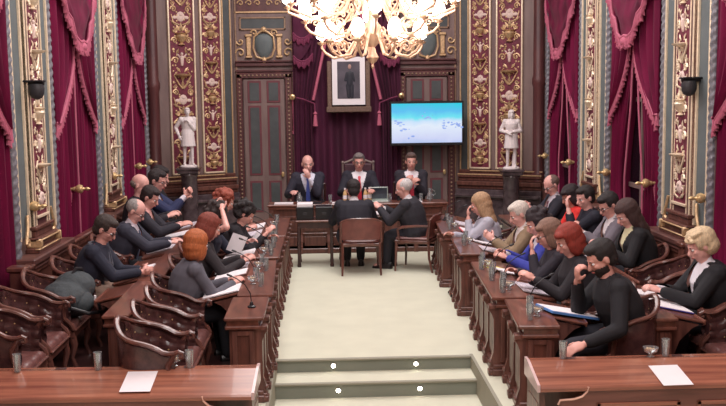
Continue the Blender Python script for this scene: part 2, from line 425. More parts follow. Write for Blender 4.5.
def curtain(W=.95, zt=4.5, vm=None, fm=None, seed=1, swz=3.12, gap=.05, dark=False):
    r = empty('curtain'); r['category'] = 'curtain'
    vm = vm or velvet; fm = fm or fringe_m
    def pinch(z): return 0
    g = wavy(lambda z:-W, lambda z:-gap-.40*max(0,math.exp(-((z-1.4)/1.0)**2))*dark, .03, zt, .06, .035, 7, seed); g.build('drape', vm, r, True)
    g = wavy(lambda z: gap+.30*max(0,math.exp(-((z-1.4)/1.0)**2))*dark, lambda z:W, .03, zt, .06, .035, 7, seed+1); g.build('drape', vm, r, True)
    # over-drape tails parting from the knot down to the sides
    zb = 2.22
    def edge(z): t = min(1,max(0,(z-zb)/(swz-.02-zb))); return .10+(W*.9-.10)*(1-t)**1.7
    for s in (1,-1):
        a = (lambda z: -W) if s < 0 else (lambda z: edge(z))
        b = (lambda z: -edge(z)) if s < 0 else (lambda z: W)
        g = wavy(a, b, zb, zt, .13, .025, 4, seed+5+s, 36, 16); g.build('over_drape', vm, r, True)
        pts = [(.16, s*edge(zb+(swz-zb)*i/14), zb+(swz-zb)*i/14) for i in range(15)]
        g = fringe_strip(pts, .10); g.build('fringe', fm, r)
        bpts = [(.15, (a(zb)+(b(zb)-a(zb))*i/6), zb+.01) for i in range(7)]
        fringe_strip(bpts, .16).build('bottom_fringe', fm, r)
        gg_ = .26 if dark else 0
        g = MB(); g.tube([(.1, s*(gap+gg_), .05),(.11, s*(gap+gg_*1.15), 1.4),(.11, s*(gap+gg_*.4), 2.3),(.11, s*(gap+.02), swz)], .014, 6); g.build('edge_braid', fm, r, True)
    # swag: catenary folds from top corners to the knot
    def sw(u, v):
        y = -W+2*W*u; c = 1-abs(2*u-1)
        low = swz+.05+swz_prof(c); top = zt
        z = top+(low-top)*v
        return (.19+.05*c+.022*math.sin(v*22+3*c)*v, y, z)
    MB().grid(sw, 40, 24, (-.012,0,0)).build('swag', vm, r, True)
    def swe(u):
        c = 1-abs(2*u-1); return (.215+.05*c, -W+2*W*u, swz+.05+swz_prof(c))
    pts = [swe(i/40) for i in range(41)]
    # scalloped step in the fringe
    pts = [(p[0], p[1], p[2]) for i, p in enumerate(pts)]
    fringe_strip(pts, .14).build('swag_fringe', fm, r)
    g = MB(); g.ell((.25,0,swz),(.05,.1,.06),10); g.build('knot', fm, r, True)
    # gilded pelmet
    g = MB(); g.box(0,.3,-W-.02,W+.02,zt-.05,zt+.12,.02)
    for i in range(9):
        y = -W+W*2*i/8; g.ell((.3,y,zt-.06),(.03,.11,.09),8)
    g.build('pelmet', gold_d, r, True)
    return r
cur_l = Proto(curtain(seed=3)); cur_r = Proto(curtain(seed=8, dark=True))
cnames = {(-1,8.3):'crimson velvet curtain nearest the camera on the left wall, cut by the frame edge',
          (-1,11.74):'crimson swagged curtain on the left wall behind the man in navy sweater',
          (-1,15.2):'crimson swagged curtain at the far end of the left wall',
          (1,8.3):'crimson velvet curtain at the right frame edge behind the short-haired blonde woman',
          (1,11.74):'wide crimson swagged curtain on the right wall behind the brown-haired woman',
          (1,15.2):'crimson swagged curtain at the far end of the right wall, gilded pelmet on top'}
for (sx, y), lb in cnames.items():
    (cur_l if sx < 0 else cur_r).at((sx*3.56, y, 0), 0 if sx<0 else PI, lb, 'crimson window curtains along the side walls')
# curtain tieback rods with brass knobs and cord
def tieback():
    r = empty('curtain_tieback'); r['category'] = 'curtain tieback'
    g = MB(); T = Matrix.Rotation(PI/2,4,'Y')
    g.lathe([(.04,0),(.04,.015),(.016,.03),(.016,.13),(.026,.14),(.026,.16),(.045,.18),(.055,.21),(.045,.24),(.02,.25),(.013,.27),(.022,.29),(.022,.31),(.004,.335)], n=12, T=T)
    g.build('rod_and_knob', brass, r, True)
    g = MB(); g.tube([(.09,0,0),(.10,.0,-.08),(.07,.01,-.3),(.05,.015,-.52)], [.014,.016,.014,.018], 6)
    for i in range(10): g.ell((.10-.005*i,.0015*i,-.06-.045*i), .019, 6)
    g.build('hanging_cord', fringe_m, r, True)
    g = MB(); g.lathe([(.01,0),(.03,-.03),(.02,-.05),(.035,-.16),(.02,-.165)], (.05,.015,-.5), 8); g.build('tassel', fringe_m, r, True)
    return r
tb = Proto(tieback())
for (sx, y, w) in ((-1,9.72,'beside the nearest curtain on the left wall'),(-1,11.52,'at the near edge of the second left curtain'),(-1,13.4,'at the far edge of the second left curtain'),
                (-1,15.25,'at the near edge of the farthest left curtain'),(-1,16.2,'at the far edge of the farthest left curtain'),
                (1,9.4,'above the blonde woman beside the nearest right curtain'),(1,11.05,'at the near edge of the wide right curtain'),(1,12.65,'at the far edge of the wide right curtain'),
                (1,14.6,'at the near edge of the farthest right curtain'),(1,16.2,'at the far edge of the farthest right curtain')):
    tb.at((sx*3.58, y, 1.42), 0 if sx<0 else PI, 'brass curtain rod knob with cord '+w, 'brass curtain tiebacks')

# ---- wall lamps (dark bowl spotlight on bracket)
def sconce():
    r = empty('wall_speaker'); r['category'] = 'wall lamp'
    g = MB(); g.box(0,.03,-.05,.05,-.06,.06,.01); g.box(.02,.30,-.018,.018,-.018,.022,.004); g.box(.1,.3,-.07,.07,.01,.03,.006); g.build('bracket', black_m, r)
    g = MB(); g.lathe([(.015,0),(.07,-.01),(.078,-.05),(.072,-.11),(.052,-.145),(.025,-.16),(.01,-.165)], (.22,0,.0), 16); g.build('housing', dkgrey, r, True)
    return r
sc_ = sconce(); sc_.name = 'wall_lamp'
sp = Proto(sc_)
sp.at((-3.52,9.75,2.66), 0, 'dark bowl-shaped lamp on bracket on the left wall pilaster', 'bowl lamps on the side walls')
sp.at((3.54,9.65,2.61), PI, 'dark bowl-shaped lamp on bracket on the right wall pilaster', 'bowl lamps on the side walls')

# ---- chamfered corners with two ornamented strips, dark column and green strip
def corner(sx, lab):
    a = Vector((sx*3.42, 16.45, 0)); b = Vector((sx*2.06, 17.2, 0)); L = (b-a).length
    d = (b-a).normalized(); nrm = Vector((-d.y*sx*-1, 0, 0))
    # local frame: x = normal into room, y = along the wall from a to b
    yv = d; xv = Vector((d.y, -d.x, 0)) if sx < 0 else Vector((-d.y, d.x, 0))
    if xv.y > 0: xv = -xv
    T = Matrix((xv.to_4d(), yv.to_4d(), Vector((0,0,1,0)), Vector((0,0,0,1)))).transposed()
    T[3][3] = 1
    for i in range(3): T[i][3] = a[i]; T[3][i] = 0
    global npil
    r = empty('trim_%d' % npil, (0,0,0)); npil += 1; struct(r)
    g = MB(T); g.box(-.15,0,-.1,L+.05,0,4.8); g.build('wall_panel', wall_wood, r)
    g = MB(T); g.lathe([(.12,.95),(.12,1.1),(.10,1.14),(.10,2.6),(.12,2.66),(.12,2.74),(.10,2.8),(.095,4.7)], (.02,.1,0), 14); g.box(-.1,.12,-.05,.25,0,.95); g.build('dark_red_column', wall_red, r, True)
    for i,(t0,t1) in enumerate(((.27,.545),(.645,.865))):
        y0, y1 = t0*L, t1*L; w = y1-y0; yc = (y0+y1)/2
        g = MB(T); g.box(0,.02,y0,y1,1.18,4.8); g.build('red_ground_panel', red_ground, r)
        g = MB(T)
        g.box(0,.05,y0-.03,y0,1.15,4.8,.006); g.box(0,.05,y1,y1+.03,1.15,4.8,.006); g.box(0,.05,y0-.03,y1+.03,1.15,1.18,.006); g.build('gilded_frame', gold_b, r)
        o, p = ornament(w*.97, 3.3, 2+i*2)
        for q_, nm, mm in ((o,'gilded_ornament',gold),(p,'pale_figure_relief',pale_relief)):
            ob = q_.build(nm, mm, r, True); ob.matrix_local = T @ Matrix.Translation((.022, yc, 1.2))
    g = MB(T); g.box(0,.03,.905*L,.985*L,1.12,4.8); g.build('green_strip', dk_green, r)
    g = MB(T); g.box(0,.05,.89*L,.905*L,1.1,4.8,.004); g.box(0,.05,.985*L,L,1.1,4.8,.004); g.box(0,.05,.89*L,L,1.08,1.12,.004); g.build('gilded_fillet', gold, r)
    g = MB(T)
    for xx, za, zb in ((.10,1.08,1.14),(.16,1.0,1.08),(.13,.94,1.0),(.22,.86,.94),(.18,.80,.86)): g.box(-.02,xx,0,L,za,zb,.012)
    g.build('base_moulding', wood_v, r)
    g = MB(T); g.box(.1,.115,0,L*.86,1.115,1.135,.003); g.box(.16,.172,0,L,1.05,1.07,.003); g.build('gilded_line', gold, r)
    g = MB(T); g.box(-.02,.26,-.02,L,0,.80,.01); g.box(.0,.34,0,L,.66,.72,.02); g.build('dark_marble_dado', marble_d, r)
corner(-1,''); corner(1,'')
# marble dado ledge in front of corners
# ---- back wall panelling either side of the niche
def back_panel(sx):
    global npil
    r = empty('trim_%d' % npil, (sx*1.46, 17.2, 0)); npil += 1; struct(r)
    g = MB(); g.box(-.55,.55,0,.15,0,6.0); g.build('wall_panel', wall_wood, r)
    g = MB(); g.box(-.40,.36,-.012,0,3.70,3.87); g.build('vent_grille', dk_green, r)
    g = MB()
    for a in ((-.43,.39,3.87,3.90),(-.43,.39,3.67,3.70),(-.43,-.40,3.67,3.90),(.36,.39,3.67,3.90)): g.box(a[0],a[1],-.03,0,a[2],a[3],.005)
    for q in (-.5,.5): g.box(q-.015,q+.015,-.03,0,.9,6,.005)
    g.build('gilded_frame', gold_d, r)
    g = MB(); g.box(-.52,.52,-.06,0,3.03,3.10,.012); g.box(-.52,.52,-.09,0,3.10,3.13,.01); g.box(-.52,.52,-.05,0,2.93,2.97,.01); g.build('shelf_moulding', wall_red, r)
    # carved crest
    g = MB(); g.lathe([(.0,-.25),(.04,-.24),(.14,-.1),(.17,.05),(.15,.17),(.08,.2),(.0,.21)], n=12, T=Matrix.Translation((0,-.01,3.4)) @ Matrix.Scale(.3,4,(0,1,0))); g.build('crest_shield', grey_green, r, True)
    g = MB()
    for s in (1,-1):
        g.box(s*.27-.04,s*.27+.04,-.05,0,3.22,3.55,.01); g.box(s*.27-.06,s*.27+.06,-.07,0,3.55,3.6,.01); g.box(s*.27-.06,s*.27+.06,-.07,0,3.18,3.22,.01)
        for rr, cy, cz, dn in ((.09,.42,3.27,1),(.07,.42,3.47,-1),(.06,.17,3.62,1)):
            pts = [(s*(cy+rr*(1-i/14)*math.cos(i*.55)), -.03, cz+dn*rr*(1-i/14)*math.sin(i*.55)) for i in range(13)]
            g.tube(pts, .016, 6)
        g.tube([(s*.02,-.04,3.16),(s*.14,-.05,3.2),(s*.19,-.05,3.35),(s*.17,-.05,3.55),(s*.06,-.05,3.64),(0,-.05,3.66)], .018, 6)
    g.ell((0,-.05,3.68),(.05,.03,.05),8); g.ell((0,-.05,3.14),(.04,.03,.06),8)
    g.build('crest_scrollwork', gold, r, True)
    g = MB(); g.box(-.52,.52,-.01,0,4.0,4.3); g.build('frieze_panel', wall_red, r)
    g = MB()
    for s in (1,-1):
        for k in range(3):
            pts = [(s*(.1+.15*k+.06*(1-i/14)*math.cos(i*.55)), -.02, 4.14+.06*(1-i/14)*math.sin(i*.55)) for i in range(13)]
            g.tube(pts, .012, 6)
    g.box(-.52,.52,-.03,0,3.97,4.0,.005); g.build('frieze_scrollwork', gold, r, True)
    # door
    dn = 1 if sx < 0 else 2
    r = empty('door_%d' % dn, (sx*1.46, 17.2, 0)); struct(r)
    g = MB(); g.box(-.38,.34,-.05,0,.1,2.80); g.build('door_leaf', wall_wood, r)
    g = MB()
    g.box(-.50,-.40,-.08,0,.1,2.9,.01); g.box(.36,.48,-.08,0,.1,2.9,.01); g.box(-.50,.48,-.08,0,2.82,2.92,.01); g.build('door_frame', wall_red, r)
    g = MB()
    for z in [i*.07+.2 for i in range(38)]:
        g.ell((.42,-.085,z),(.02,.015,.02),6); g.ell((-.45,-.085,z),(.02,.015,.02),6)
    for i in range(13): g.ell((-.42+.07*i,-.085,2.87),(.02,.015,.02),6)
    g.build('beaded_edge', gold_d, r, True)
    fr = MB(); ins = MB()
    for xc in (-.19,.15):
        for z0,z1 in ((2.42,2.74),(1.12,2.30),(.45,.95)):
            w = .085 if z1 > 2.4 else .08
            fr.box(xc-w-.035,xc+w+.035,-.062,-.05,z0-.035,z1+.035,.004)
            ins.box(xc-w,xc+w,-.068,-.06,z0,z1,.003)
            if z1 > 2.4: ins.lathe([(.0,-.012),(.05,-.008),(.07,0)], n=8, T=Matrix.Translation((xc,-.066,(z0+z1)/2)) @ Matrix.Rotation(PI/2,4,'X'))
    fr.build('red_panel_border', mat('red_border',(108,54,62),.6), r); ins.build('inset_panel', dk_green, r)
    g = MB(); g.ell((.29,-.09,1.1),(.03,.03,.05),8); g.build('door_handle', brass, r, True)
back_panel(-1); back_panel(1)

# ---- niche curtain behind the presidency
r = empty('curtain', (0,17.2,0), -PI/2, 'deep crimson stage curtain with tall drapes behind the presiding table', 'curtain')
wavy(lambda z:-.96, lambda z:.96, .1, 6.0, .05, .03, 8, 11, 90, 6).build('backdrop_drape', velvet_d, r, True)
# facing -y: local +x -> -y, local y -> x
for s in (1,-1):
    def ed(z, s=s):
        t = min(1,max(0,(z-2.42)/(4.9-2.42))); return .60-.56*t**1.0 if z > 2.42 else .60
    a = (lambda z: ed(z)) if s > 0 else (lambda z: -.96)
    b = (lambda z: .96) if s > 0 else (lambda z: -ed(z))
    wavy(a, b, .12, 6.0, .14, .03, 4, 20+s, 40, 30).build('side_drape', velvet_d, r, True)
    pts = [(.19, s*ed(2.42+2.5*i/12), 2.42+2.5*i/12) for i in range(13)]
    MB().tube(pts, .028, 6).build('drape_fringe', fringe_m, r, True)
    g = MB(); g.tube([(.24,s*.9,2.47),(.25,s*.78,2.44),(.22,s*.58,2.36)], .012, 6); g.tube([(.22,s*.58,2.36),(.23,s*.57,2.2)], .014, 6); g.build('tie_cord', fringe_d, r, True)
    g = MB(); g.lathe([(.012,0),(.04,-.04),(.025,-.06),(.04,-.2),(.045,-.26),(.01,-.265)], (.23,s*.57,2.22), 8); g.build('tassel', fringe_m, r, True)
# upper left swag tails
for s in (1,-1):
    def swt(u, v, s=s):
        return (.22+.02*math.sin(v*16), s*(.93-.33*u*(.3+.7*v)-.0*v), 4.6-1.5*v+.35*u*(v)+.1*math.sin(u*PI)*-1)
    MB().grid(swt, 8, 24, (-.012,0,0)).build('swag_tail', velvet_d, r, True)
    for zz in (3.5,3.1):
        pts = [(.26, s*(.94-.07*i), zz+ .10*((i-2.3)/2.3)**2) for i in range(6)]
        fringe_strip(pts, .12).build('swag_fringe', fringe_d, r)
tb2 = Proto(tieback())
for s, w in ((-1,'on the door frame left of the portrait'),(1,'right of the portrait above the television')):
    tb2.at((s*.97, 17.2, 2.48), -PI/2, 'brass curtain knob '+w, 'brass knobs beside the niche curtain')
    # cords of these two go sideways to the drapes
# ---- portrait
r = empty('framed_portrait', (.03, 16.92, 2.2), 0, 'framed standing portrait of a man in a dark suit, white mat, gilded frame', 'picture')
MB().box(-.29,.29,-.02,.02,.13,.97).build('white_mat', paper, r)
gold_p = mat('dark_gilt_frame',(112,88,76),.5,.2,var=.25,scale=40,bump=.3)
g = MB(); g.box(-.38,-.30,-.02,.04,.02,.9,.01); g.box(.30,.38,-.02,.04,.02,.9,.01); g.box(-.40,.40,-.03,.04,.0,.10,.012); g.build('gilded_frame', gold_p, r)
MB().box(-.20,.20,-.026,-.018,.24,.89).build('canvas', mat('portrait_canvas',(62,56,66),.6,var=.3,scale=4,rgb2=(92,84,96)), r)
g = MB(); TT = Matrix.Translation((.02,-.028,.27)) @ Matrix.Scale(.25,4,(0,1,0))
g.T = TT; g.cap((-.02,0,.0),(-.03,0,.2),.03,.04,8); g.cap((.035,0,.0),(.03,0,.2),.03,.04,8); g.cap((0,0,.22),(0,0,.40),.055,.06,10)
g.cap((.05,0,.42),(.08,0,.28),.02,.018,8); g.cap((-.05,0,.42),(-.08,0,.3),.02,.018,8); g.cap((-.08,0,.29),(-.01,-.02,.31),.018,.015,8)
g.build('painted_suit_figure', mat('portrait_suit',(34,34,46),.6), r, True)
g = MB(TT); g.ell((0,0,.53),(.03,.03,.042),10); g.ell((-.0,-.03,.31),(.02,.02,.015),8); g.build('painted_head', mat('portrait_skin',(176,140,130),.6), r, True)
# ---- television
r = empty('television', (1.39, 16.7, 1.60), 0, 'wide flat television showing a blue beach scene on the right back wall', 'television')
W_, H_ = .62, .72
MB().box(-W_-.03,W_+.03,0,.07,0,H_+.06,.012).build('bezel', black_m, r)
def screen_mat():
    m = bpy.data.materials.new('beach_screen'); t, b = nt(m); MATS['beach_screen'] = m
    b.inputs['Base Color'].default_value = (0,0,0,1); b.inputs['Roughness'].default_value = .3
    tc = t.nodes.new('ShaderNodeTexCoord'); sp_ = t.nodes.new('ShaderNodeSeparateXYZ'); t.links.new(tc.outputs['Object'], sp_.inputs[0])
    n = t.nodes.new('ShaderNodeTexNoise'); n.inputs['Scale'].default_value = 4; n.inputs['Detail'].default_value = 4; t.links.new(tc.outputs['Object'], n.inputs['Vector'])
    ma = t.nodes.new('ShaderNodeMath'); ma.operation = 'MULTIPLY_ADD'; t.links.new(n.outputs['Fac'], ma.inputs[0]); ma.inputs[1].default_value = .22; 
    mz = t.nodes.new('ShaderNodeMath'); mz.operation = 'MULTIPLY'; t.links.new(sp_.outputs['Z'], mz.inputs[0]); mz.inputs[1].default_value = 1.15
    t.links.new(mz.outputs[0], ma.inputs[2])
    rp = t.nodes.new('ShaderNodeValToRGB'); cr = rp.color_ramp
    cr.elements[0].position = .08; cr.elements[0].color = lin((160,190,235))
    cr.elements[1].position = .98; cr.elements[1].color = lin((40,205,225))
    for p_, c_ in ((.25,(205,212,245)),(.50,(225,235,250)),(.60,(200,225,250)),(.68,(110,225,240)),(.82,(90,190,240))):
        e = cr.elements.new(p_); e.color = lin(c_)
    t.links.new(ma.outputs[0], rp.inputs['Fac']); t.links.new(rp.outputs[0], b.inputs['Emission Color']); b.inputs['Emission Strength'].default_value = 1.0
    return m
MB().box(-W_,W_,-.006,.002,.05,H_+.02).build('screen', screen_mat(), r)
g = MB(); rr_ = random.Random(4)
for cx, cz, n_ in ((-.52,.40,9),(.5,.36,16),(.3,.33,8),(-.05,.52,6),(-.27,.17,2),(-.4,.3,5)):
    for k in range(n_): g.ell((cx+rr_.gauss(0,.06), -.008, cz+rr_.gauss(0,.03)), (rr_.uniform(.01,.035),.002,rr_.uniform(.006,.018)), 6)
g.build('screen_silhouettes', emis('screen_shapes',(120,145,200),.8), r)['kind'] = 'stuff'

# ------------------------------------------------------------------ people
skin_l = mat('skin_light', (216,158,146), .5, var=.06, scale=12)
skin_p = mat('skin_pink', (226,170,160), .5, var=.06, scale=12)
skin_t = mat('skin_tan', (190,134,118), .5, var=.06, scale=12)
eye_m = mat('eye_dark', (40,30,30), .3); eyew_m = mat('eye_white', (232,226,224), .3, var=.02); lip_m = mat('lips', (170,88,88), .5)
def remesh(mb, name, ml, parent, vox=.010, smooth=2, cut=None, extra=None):
    o = mb.build(name, ml[0], None, fix=True)
    md = o.modifiers.new('r', 'REMESH'); md.mode = 'VOXEL'; md.voxel_size = vox
    if smooth:
        s = o.modifiers.new('s', 'SMOOTH'); s.factor = .5; s.iterations = smooth
    bpy.context.view_layer.update()
    dg = bpy.context.evaluated_depsgraph_get()
    me = bpy.data.meshes.new_from_object(o.evaluated_get(dg)); old = o.data
    o.modifiers.clear(); o.data = me; bpy.data.meshes.remove(old); me.name = name
    me.materials.clear()
    for m in ml: me.materials.append(m)
    bm = bmesh.new(); bm.from_mesh(me)
    if cut:
        bmesh.ops.delete(bm, geom=[fc for fc in bm.faces if cut(fc.calc_center_median())], context='FACES')
    if extra:
        for T, r, mi in extra:
            res = bmesh.ops.create_icosphere(bm, subdivisions=2, radius=1, matrix=T @ Matrix.Diagonal((r[0], r[1], r[2], 1)))
            for v in res['verts']:
                for fc in v.link_faces: fc.material_index = mi
    for fc in bm.faces: fc.smooth = True
    bm.to_mesh(me); bm.free()
    o.parent = parent
    return o
def hand(mb, w, d, n, s, curl=.5, k=1.0, spread=.0):
    """w wrist, d direction, n palm normal, s thumb side"""
    d = d.normalized(); n = (n - d*n.dot(d)).normalized(); t = d.cross(n).normalized()*s
    pc = w+d*.048*k
    R = Matrix((d, t, n)).transposed().to_4x4()
    mb.ell(pc, (.056*k, .042*k, .019*k), 10, R)
    for i, (off, l, rr) in enumerate(((.031,.072,.0095),(.011,.080,.0098),(-.010,.074,.0094),(-.030,.058,.0085))):
        p = w+d*(.088-.004*abs(i-1))*k+t*off*k; a = curl*.6+.08*i; seg = (.46,.31,.25); dd = d+t*off*spread*6
        mb.cap(p-d*.02*k, p, rr*k, rr*k, 6)
        for q, fr in enumerate(seg):
            dirv = (dd*math.cos(a)+n*math.sin(a)).normalized(); p2 = p+dirv*l*fr*k
            mb.cap(p, p2, rr*k, rr*k*.92, 6); p = p2; a += curl*.9
    p = w+d*.022*k+t*.030*k
    for l, aa in ((.042,.75),(.032,.4)):
        dirv = (d*math.cos(aa)+t*math.sin(aa)+n*.45).normalized(); p2 = p+dirv*l*k
        mb.cap(p, p2, .0125*k, .0105*k, 6); p = p2
def ik(S, H, l1, l2, pole):
    v = H-S; D = v.length; mx = (l1+l2)*.995
    if D > mx: H = S+v*(mx/D); v = H-S; D = mx
    a = (l1*l1-l2*l2+D*D)/(2*D); h = math.sqrt(max(0, l1*l1-a*a)); e = v.normalized()
    p = (pole - e*pole.dot(e)).normalized()
    return S+e*a+p*h, H
HEADS = []
def person(name, label, loc, rz, lean=.25, head=(0,.3,0), LH=(.42,.12,.74), RH=(.42,-.12,.74), skin=None, hair='short', hc=(40,30,28),
           top=(36,36,46), pants=(34,32,40), shirt=None, tie=None, female=False, glasses=False, beard=None, fat=1.0, scale=1.0, seat=.46,
           standing=False, scarf=None, vox=.010, curls=(.5,.5), pn=(None,None), statue=None, legs=True, coat=False, twist=0, group=None, knees=(.42,.11)):
    if not statue: scale *= 1.06; fat *= 1.1; seat /= scale
    root = empty(name, loc, rz, label, None if statue else 'person', group); root.scale = (scale,)*3
    skin = statue or skin or skin_l
    hz = .90 if standing else seat+.07
    P = Vector((0,0,hz)); cl, sl = math.cos(lean), math.sin(lean)
    up = Vector((sl,0,cl)); fw = Vector((cl,0,-sl)); sd = Vector((0,1,0))
    if twist:
        Rt = Matrix.Rotation(twist,3,'Z'); up = Rt@up; fw = Rt@fw; sd = Rt@sd
    SH = .46
    wm = .9 if female else 1.0
    # spine points curve: lower part leans less
    def sp_(t):
        bend = .35*t + .65*t*t
        return P + Vector((0,0,1))*SH*t*(1-bend*(1-cl)) + Vector((up.x,up.y,0))*SH*bend*1.0
    def secs(grow, z0=0.0, f_=1.0):
        out = []
        for t, dx, dy in ((-.16,.10,.15),(-.06,.125,.178),(.08,.122,.172),(.30,.108,.148),(.55,.122,.165),(.76,.124,.182),(.90,.10,.168),(.98,.075,.12),(1.04,.058,.075)):
            ff = fat if .0 <= t <= .6 else 1+(fat-1)*.5
            c = sp_(max(t,0)) if t >= 0 else P+Vector((0,0,t*SH))
            if female and .5 < t < .8: dx *= 1.08
            if t < 0.05 and female: dy *= 1.1
            u_ = fw*(dx*ff*(1 if t > .05 else 1)+grow); v_ = sd*(dy*wm*ff+grow)
            c = c + fw*(.012 if .4<t<.8 else 0)
            out.append([c+u_*math.cos(a)+v_*math.sin(a) for a in (2*PI*k/14 for k in range(14))])
        return out
    NB = sp_(1.0)
    SL = sp_(.90)+sd*.178*wm; SR = sp_(.90)-sd*.178*wm
    # head frame
    hy, hp, hr = head
    nd = (up*.75+Vector((0,0,1))*.35+fw*.12*math.sin(hp)).normalized()
    HC = NB + nd*.165 + fw*.02
    base_yaw = twist+hy
    HK = 1.0 if statue else 1.08
    HM = Matrix.Translation(HC) @ Matrix.Rotation(base_yaw,4,'Z') @ Matrix.Rotation(hp,4,'Y') @ Matrix.Rotation(hr,4,'X') @ Matrix.Scale(HK,4)
    HEADS.append((label, root, HC))
    def hp_(x,y,z): return HM @ Vector((x,y,z))
    b = MB()
    b.rings(secs(-.012))
    b.cap(NB-nd*.05, HC-nd*.03, .056*wm, .052*wm, 12)
    R3 = HM.to_3x3().to_4x4()  # carries the head scale
    b.ell(hp_(-.012,0,.028), (.098,.077,.090), 16, R3)      # cranium
    b.ell(hp_(.018,0,-.030), (.074,.062,.085), 14, R3)      # face
    b.ell(hp_(.050,0,-.088), (.030,.030,.024), 10, R3)      # chin
    b.ell(hp_(.010,.0,-.065), (.062,.056,.038), 12, R3)     # jaw
    b.cap(hp_(.084,0,.012), hp_(.106,0,-.030), .010, .016, 8)   # nose
    b.ell(hp_(.078,0,.020), (.016,.048,.010), 8, R3)        # brow ridge
    b.ell(hp_(.084,0,-.058), (.014,.026,.012), 8, R3)       # mouth mound
    for s in (1,-1):
        b.ell(hp_(-.006,s*.078,-.008), (.018,.010,.032), 8, R3)  # ears
        b.ell(hp_(.062,s*.036,-.024), (.022,.02,.02), 8, R3)     # cheeks
    # arms
    arms = []
    for i, (S, Ht, s) in enumerate(((SL, LH, 1), (SR, RH, -1))):
        Ht = Vector(Ht)
        E_, H_ = ik(S, Ht, .29, .26, Vector((-.25, s*.55, -1)))
        arms.append((S, E_, H_, s))
        b.cap(S, E_, .050*wm, .040*wm); b.cap(E_, H_, .040*wm, .027*wm)
        d = (H_-E_).normalized()
        pnv = pn[i]; pnv = Vector(pnv) if pnv else Vector((0,-s*.45,-.9))
        # thumb towards body midline
        n = (pnv - d*pnv.dot(d)).normalized(); t = d.cross(n)
        sgn = 1 if t.dot(Vector((0,-s,.35))) > 0 else -1
        hand(b, H_+d*.012, d, n, sgn, curls[i], .95 if female else 1.03)
    # legs
    lg = []
    for s in (1,-1):
        hip = P+Vector((0,s*.09,-.0)); 
        if standing:
            kn = Vector((.03 if s>0 else .0, s*.10, .48)); an = Vector((.0-.05*(s<0), s*.11, .08)); 
        else:
            kn = Vector((knees[0], s*knees[1], seat+.06)); an = Vector((knees[0]+.03, s*knees[1], .085))
        lg.append((hip, kn, an))
        b.cap(hip, kn, .082*wm*min(fat,1.1), .058); b.cap(kn, an, .056, .038)
        b.cap(an+Vector((-.03,0,-.045)), an+Vector((.15,s*.015,-.052)), .036, .03)
    ex = []
    for s in (1,-1):
        ex.append((HM @ Matrix.Translation((.0765,s*.031,.000)), (.011,.014,.0085), 1 if not statue else 0))
        ex.append((HM @ Matrix.Translation((.0855,s*.031,-.001)), (.004,.006,.006), 2 if not statue else 0))
        if not statue: ex.append((HM @ Matrix.Translation((.088,s*.032,.021)), (.005,.018,.0035), 2))
    ex.append((HM @ Matrix.Translation((.095,0,-.060)), (.007,.021,.006), 3 if not statue else 0))
    remesh(b, 'body', [skin, eyew_m, eye_m, lip_m] if not statue else [statue], root, min(vox,.0085), 1, extra=ex)
    # ---- clothes
    tn = 'jacket' if shirt else ('coat' if coat else 'top')
    tm = statue or mat('cloth_%d_%d_%d' % tuple(top), top, .85, var=.08, scale=20, bump=.1, bscale=200)
    if shirt:
        sm = mat('cloth_%d_%d_%d' % tuple(shirt), shirt, .8, var=.04, scale=15)
        g = MB(); g.rings(secs(.006)); g.cap(NB-nd*.05, NB+nd*.035, .066*wm, .060*wm, 12)
        for S,E_,H_,s in arms:
            d = (H_-E_).normalized(); g.cap(H_-d*.10, H_-d*.012, .036*wm, .034*wm, 10)
        remesh(g, 'shirt', [sm], root, .011, 1)
    g = MB(); g.rings(secs(.032 if shirt else .016))
    if not shirt: g.cap(NB-nd*.06, NB-nd*.0, .07*wm, .064*wm, 12)
    gg = .017 if shirt else .012
    for S,E_,H_,s in arms:
        d = (H_-E_).normalized()
        g.cap(S, E_, .057*wm+gg, .047*wm+gg); g.cap(E_, H_-d*.03, .047*wm+gg, .034*wm+gg)
        g.ell(S, .068*wm+gg, 10)
        g.cap(S.lerp(NB,.6), S, .055, .06, 8)
    if coat:
        g.rings([[P+Vector((0,0,dz))+Vector((ra*math.cos(a),rb*math.sin(a),0)) for a in (2*PI*k/14 for k in range(14))] for dz, ra, rb in ((.1,.13,.16),(0,.15,.18),(-.2,.17,.2),(-.36,.19,.22))])
    cutf = None
    if shirt:
        def cutf(c):
            q = c-NB; x = q.dot(fw); z = q.dot(up); y = q.dot(sd)
            if x < .02: return z > .035 and abs(y) < .09
            dpt = .30
            return z > -dpt and abs(y) < .098*(z+dpt)/dpt+.010
    else:
        def cutf(c):
            q = c-NB; return q.dot(up) > .035
    remesh(g, tn, [tm], root, .011, 1, cut=cutf)
    if shirt:
        # collar and lapels as thin folded strips
        g = MB()
        for s in (1,-1):
            c0 = NB+nd*.02
            g.add([c0+fw*.062+sd*s*.004-up*.03, c0+fw*.02+sd*s*.068, c0-fw*.02+sd*s*.07-up*.02, c0+fw*.05+sd*s*.062-up*.055, c0+fw*.092+sd*s*.028-up*.075]+
                  [c0+fw*.050+sd*s*.004-up*.03, c0+fw*.01+sd*s*.060, c0-fw*.02+sd*s*.06-up*.02, c0+fw*.04+sd*s*.052-up*.055, c0+fw*.075+sd*s*.026-up*.075],
                  [(0,1,2,3,4),(9,8,7,6,5),(0,1,6,5),(1,2,7,6),(2,3,8,7),(3,4,9,8),(4,0,5,9)])
        g.build('collar', sm, root)
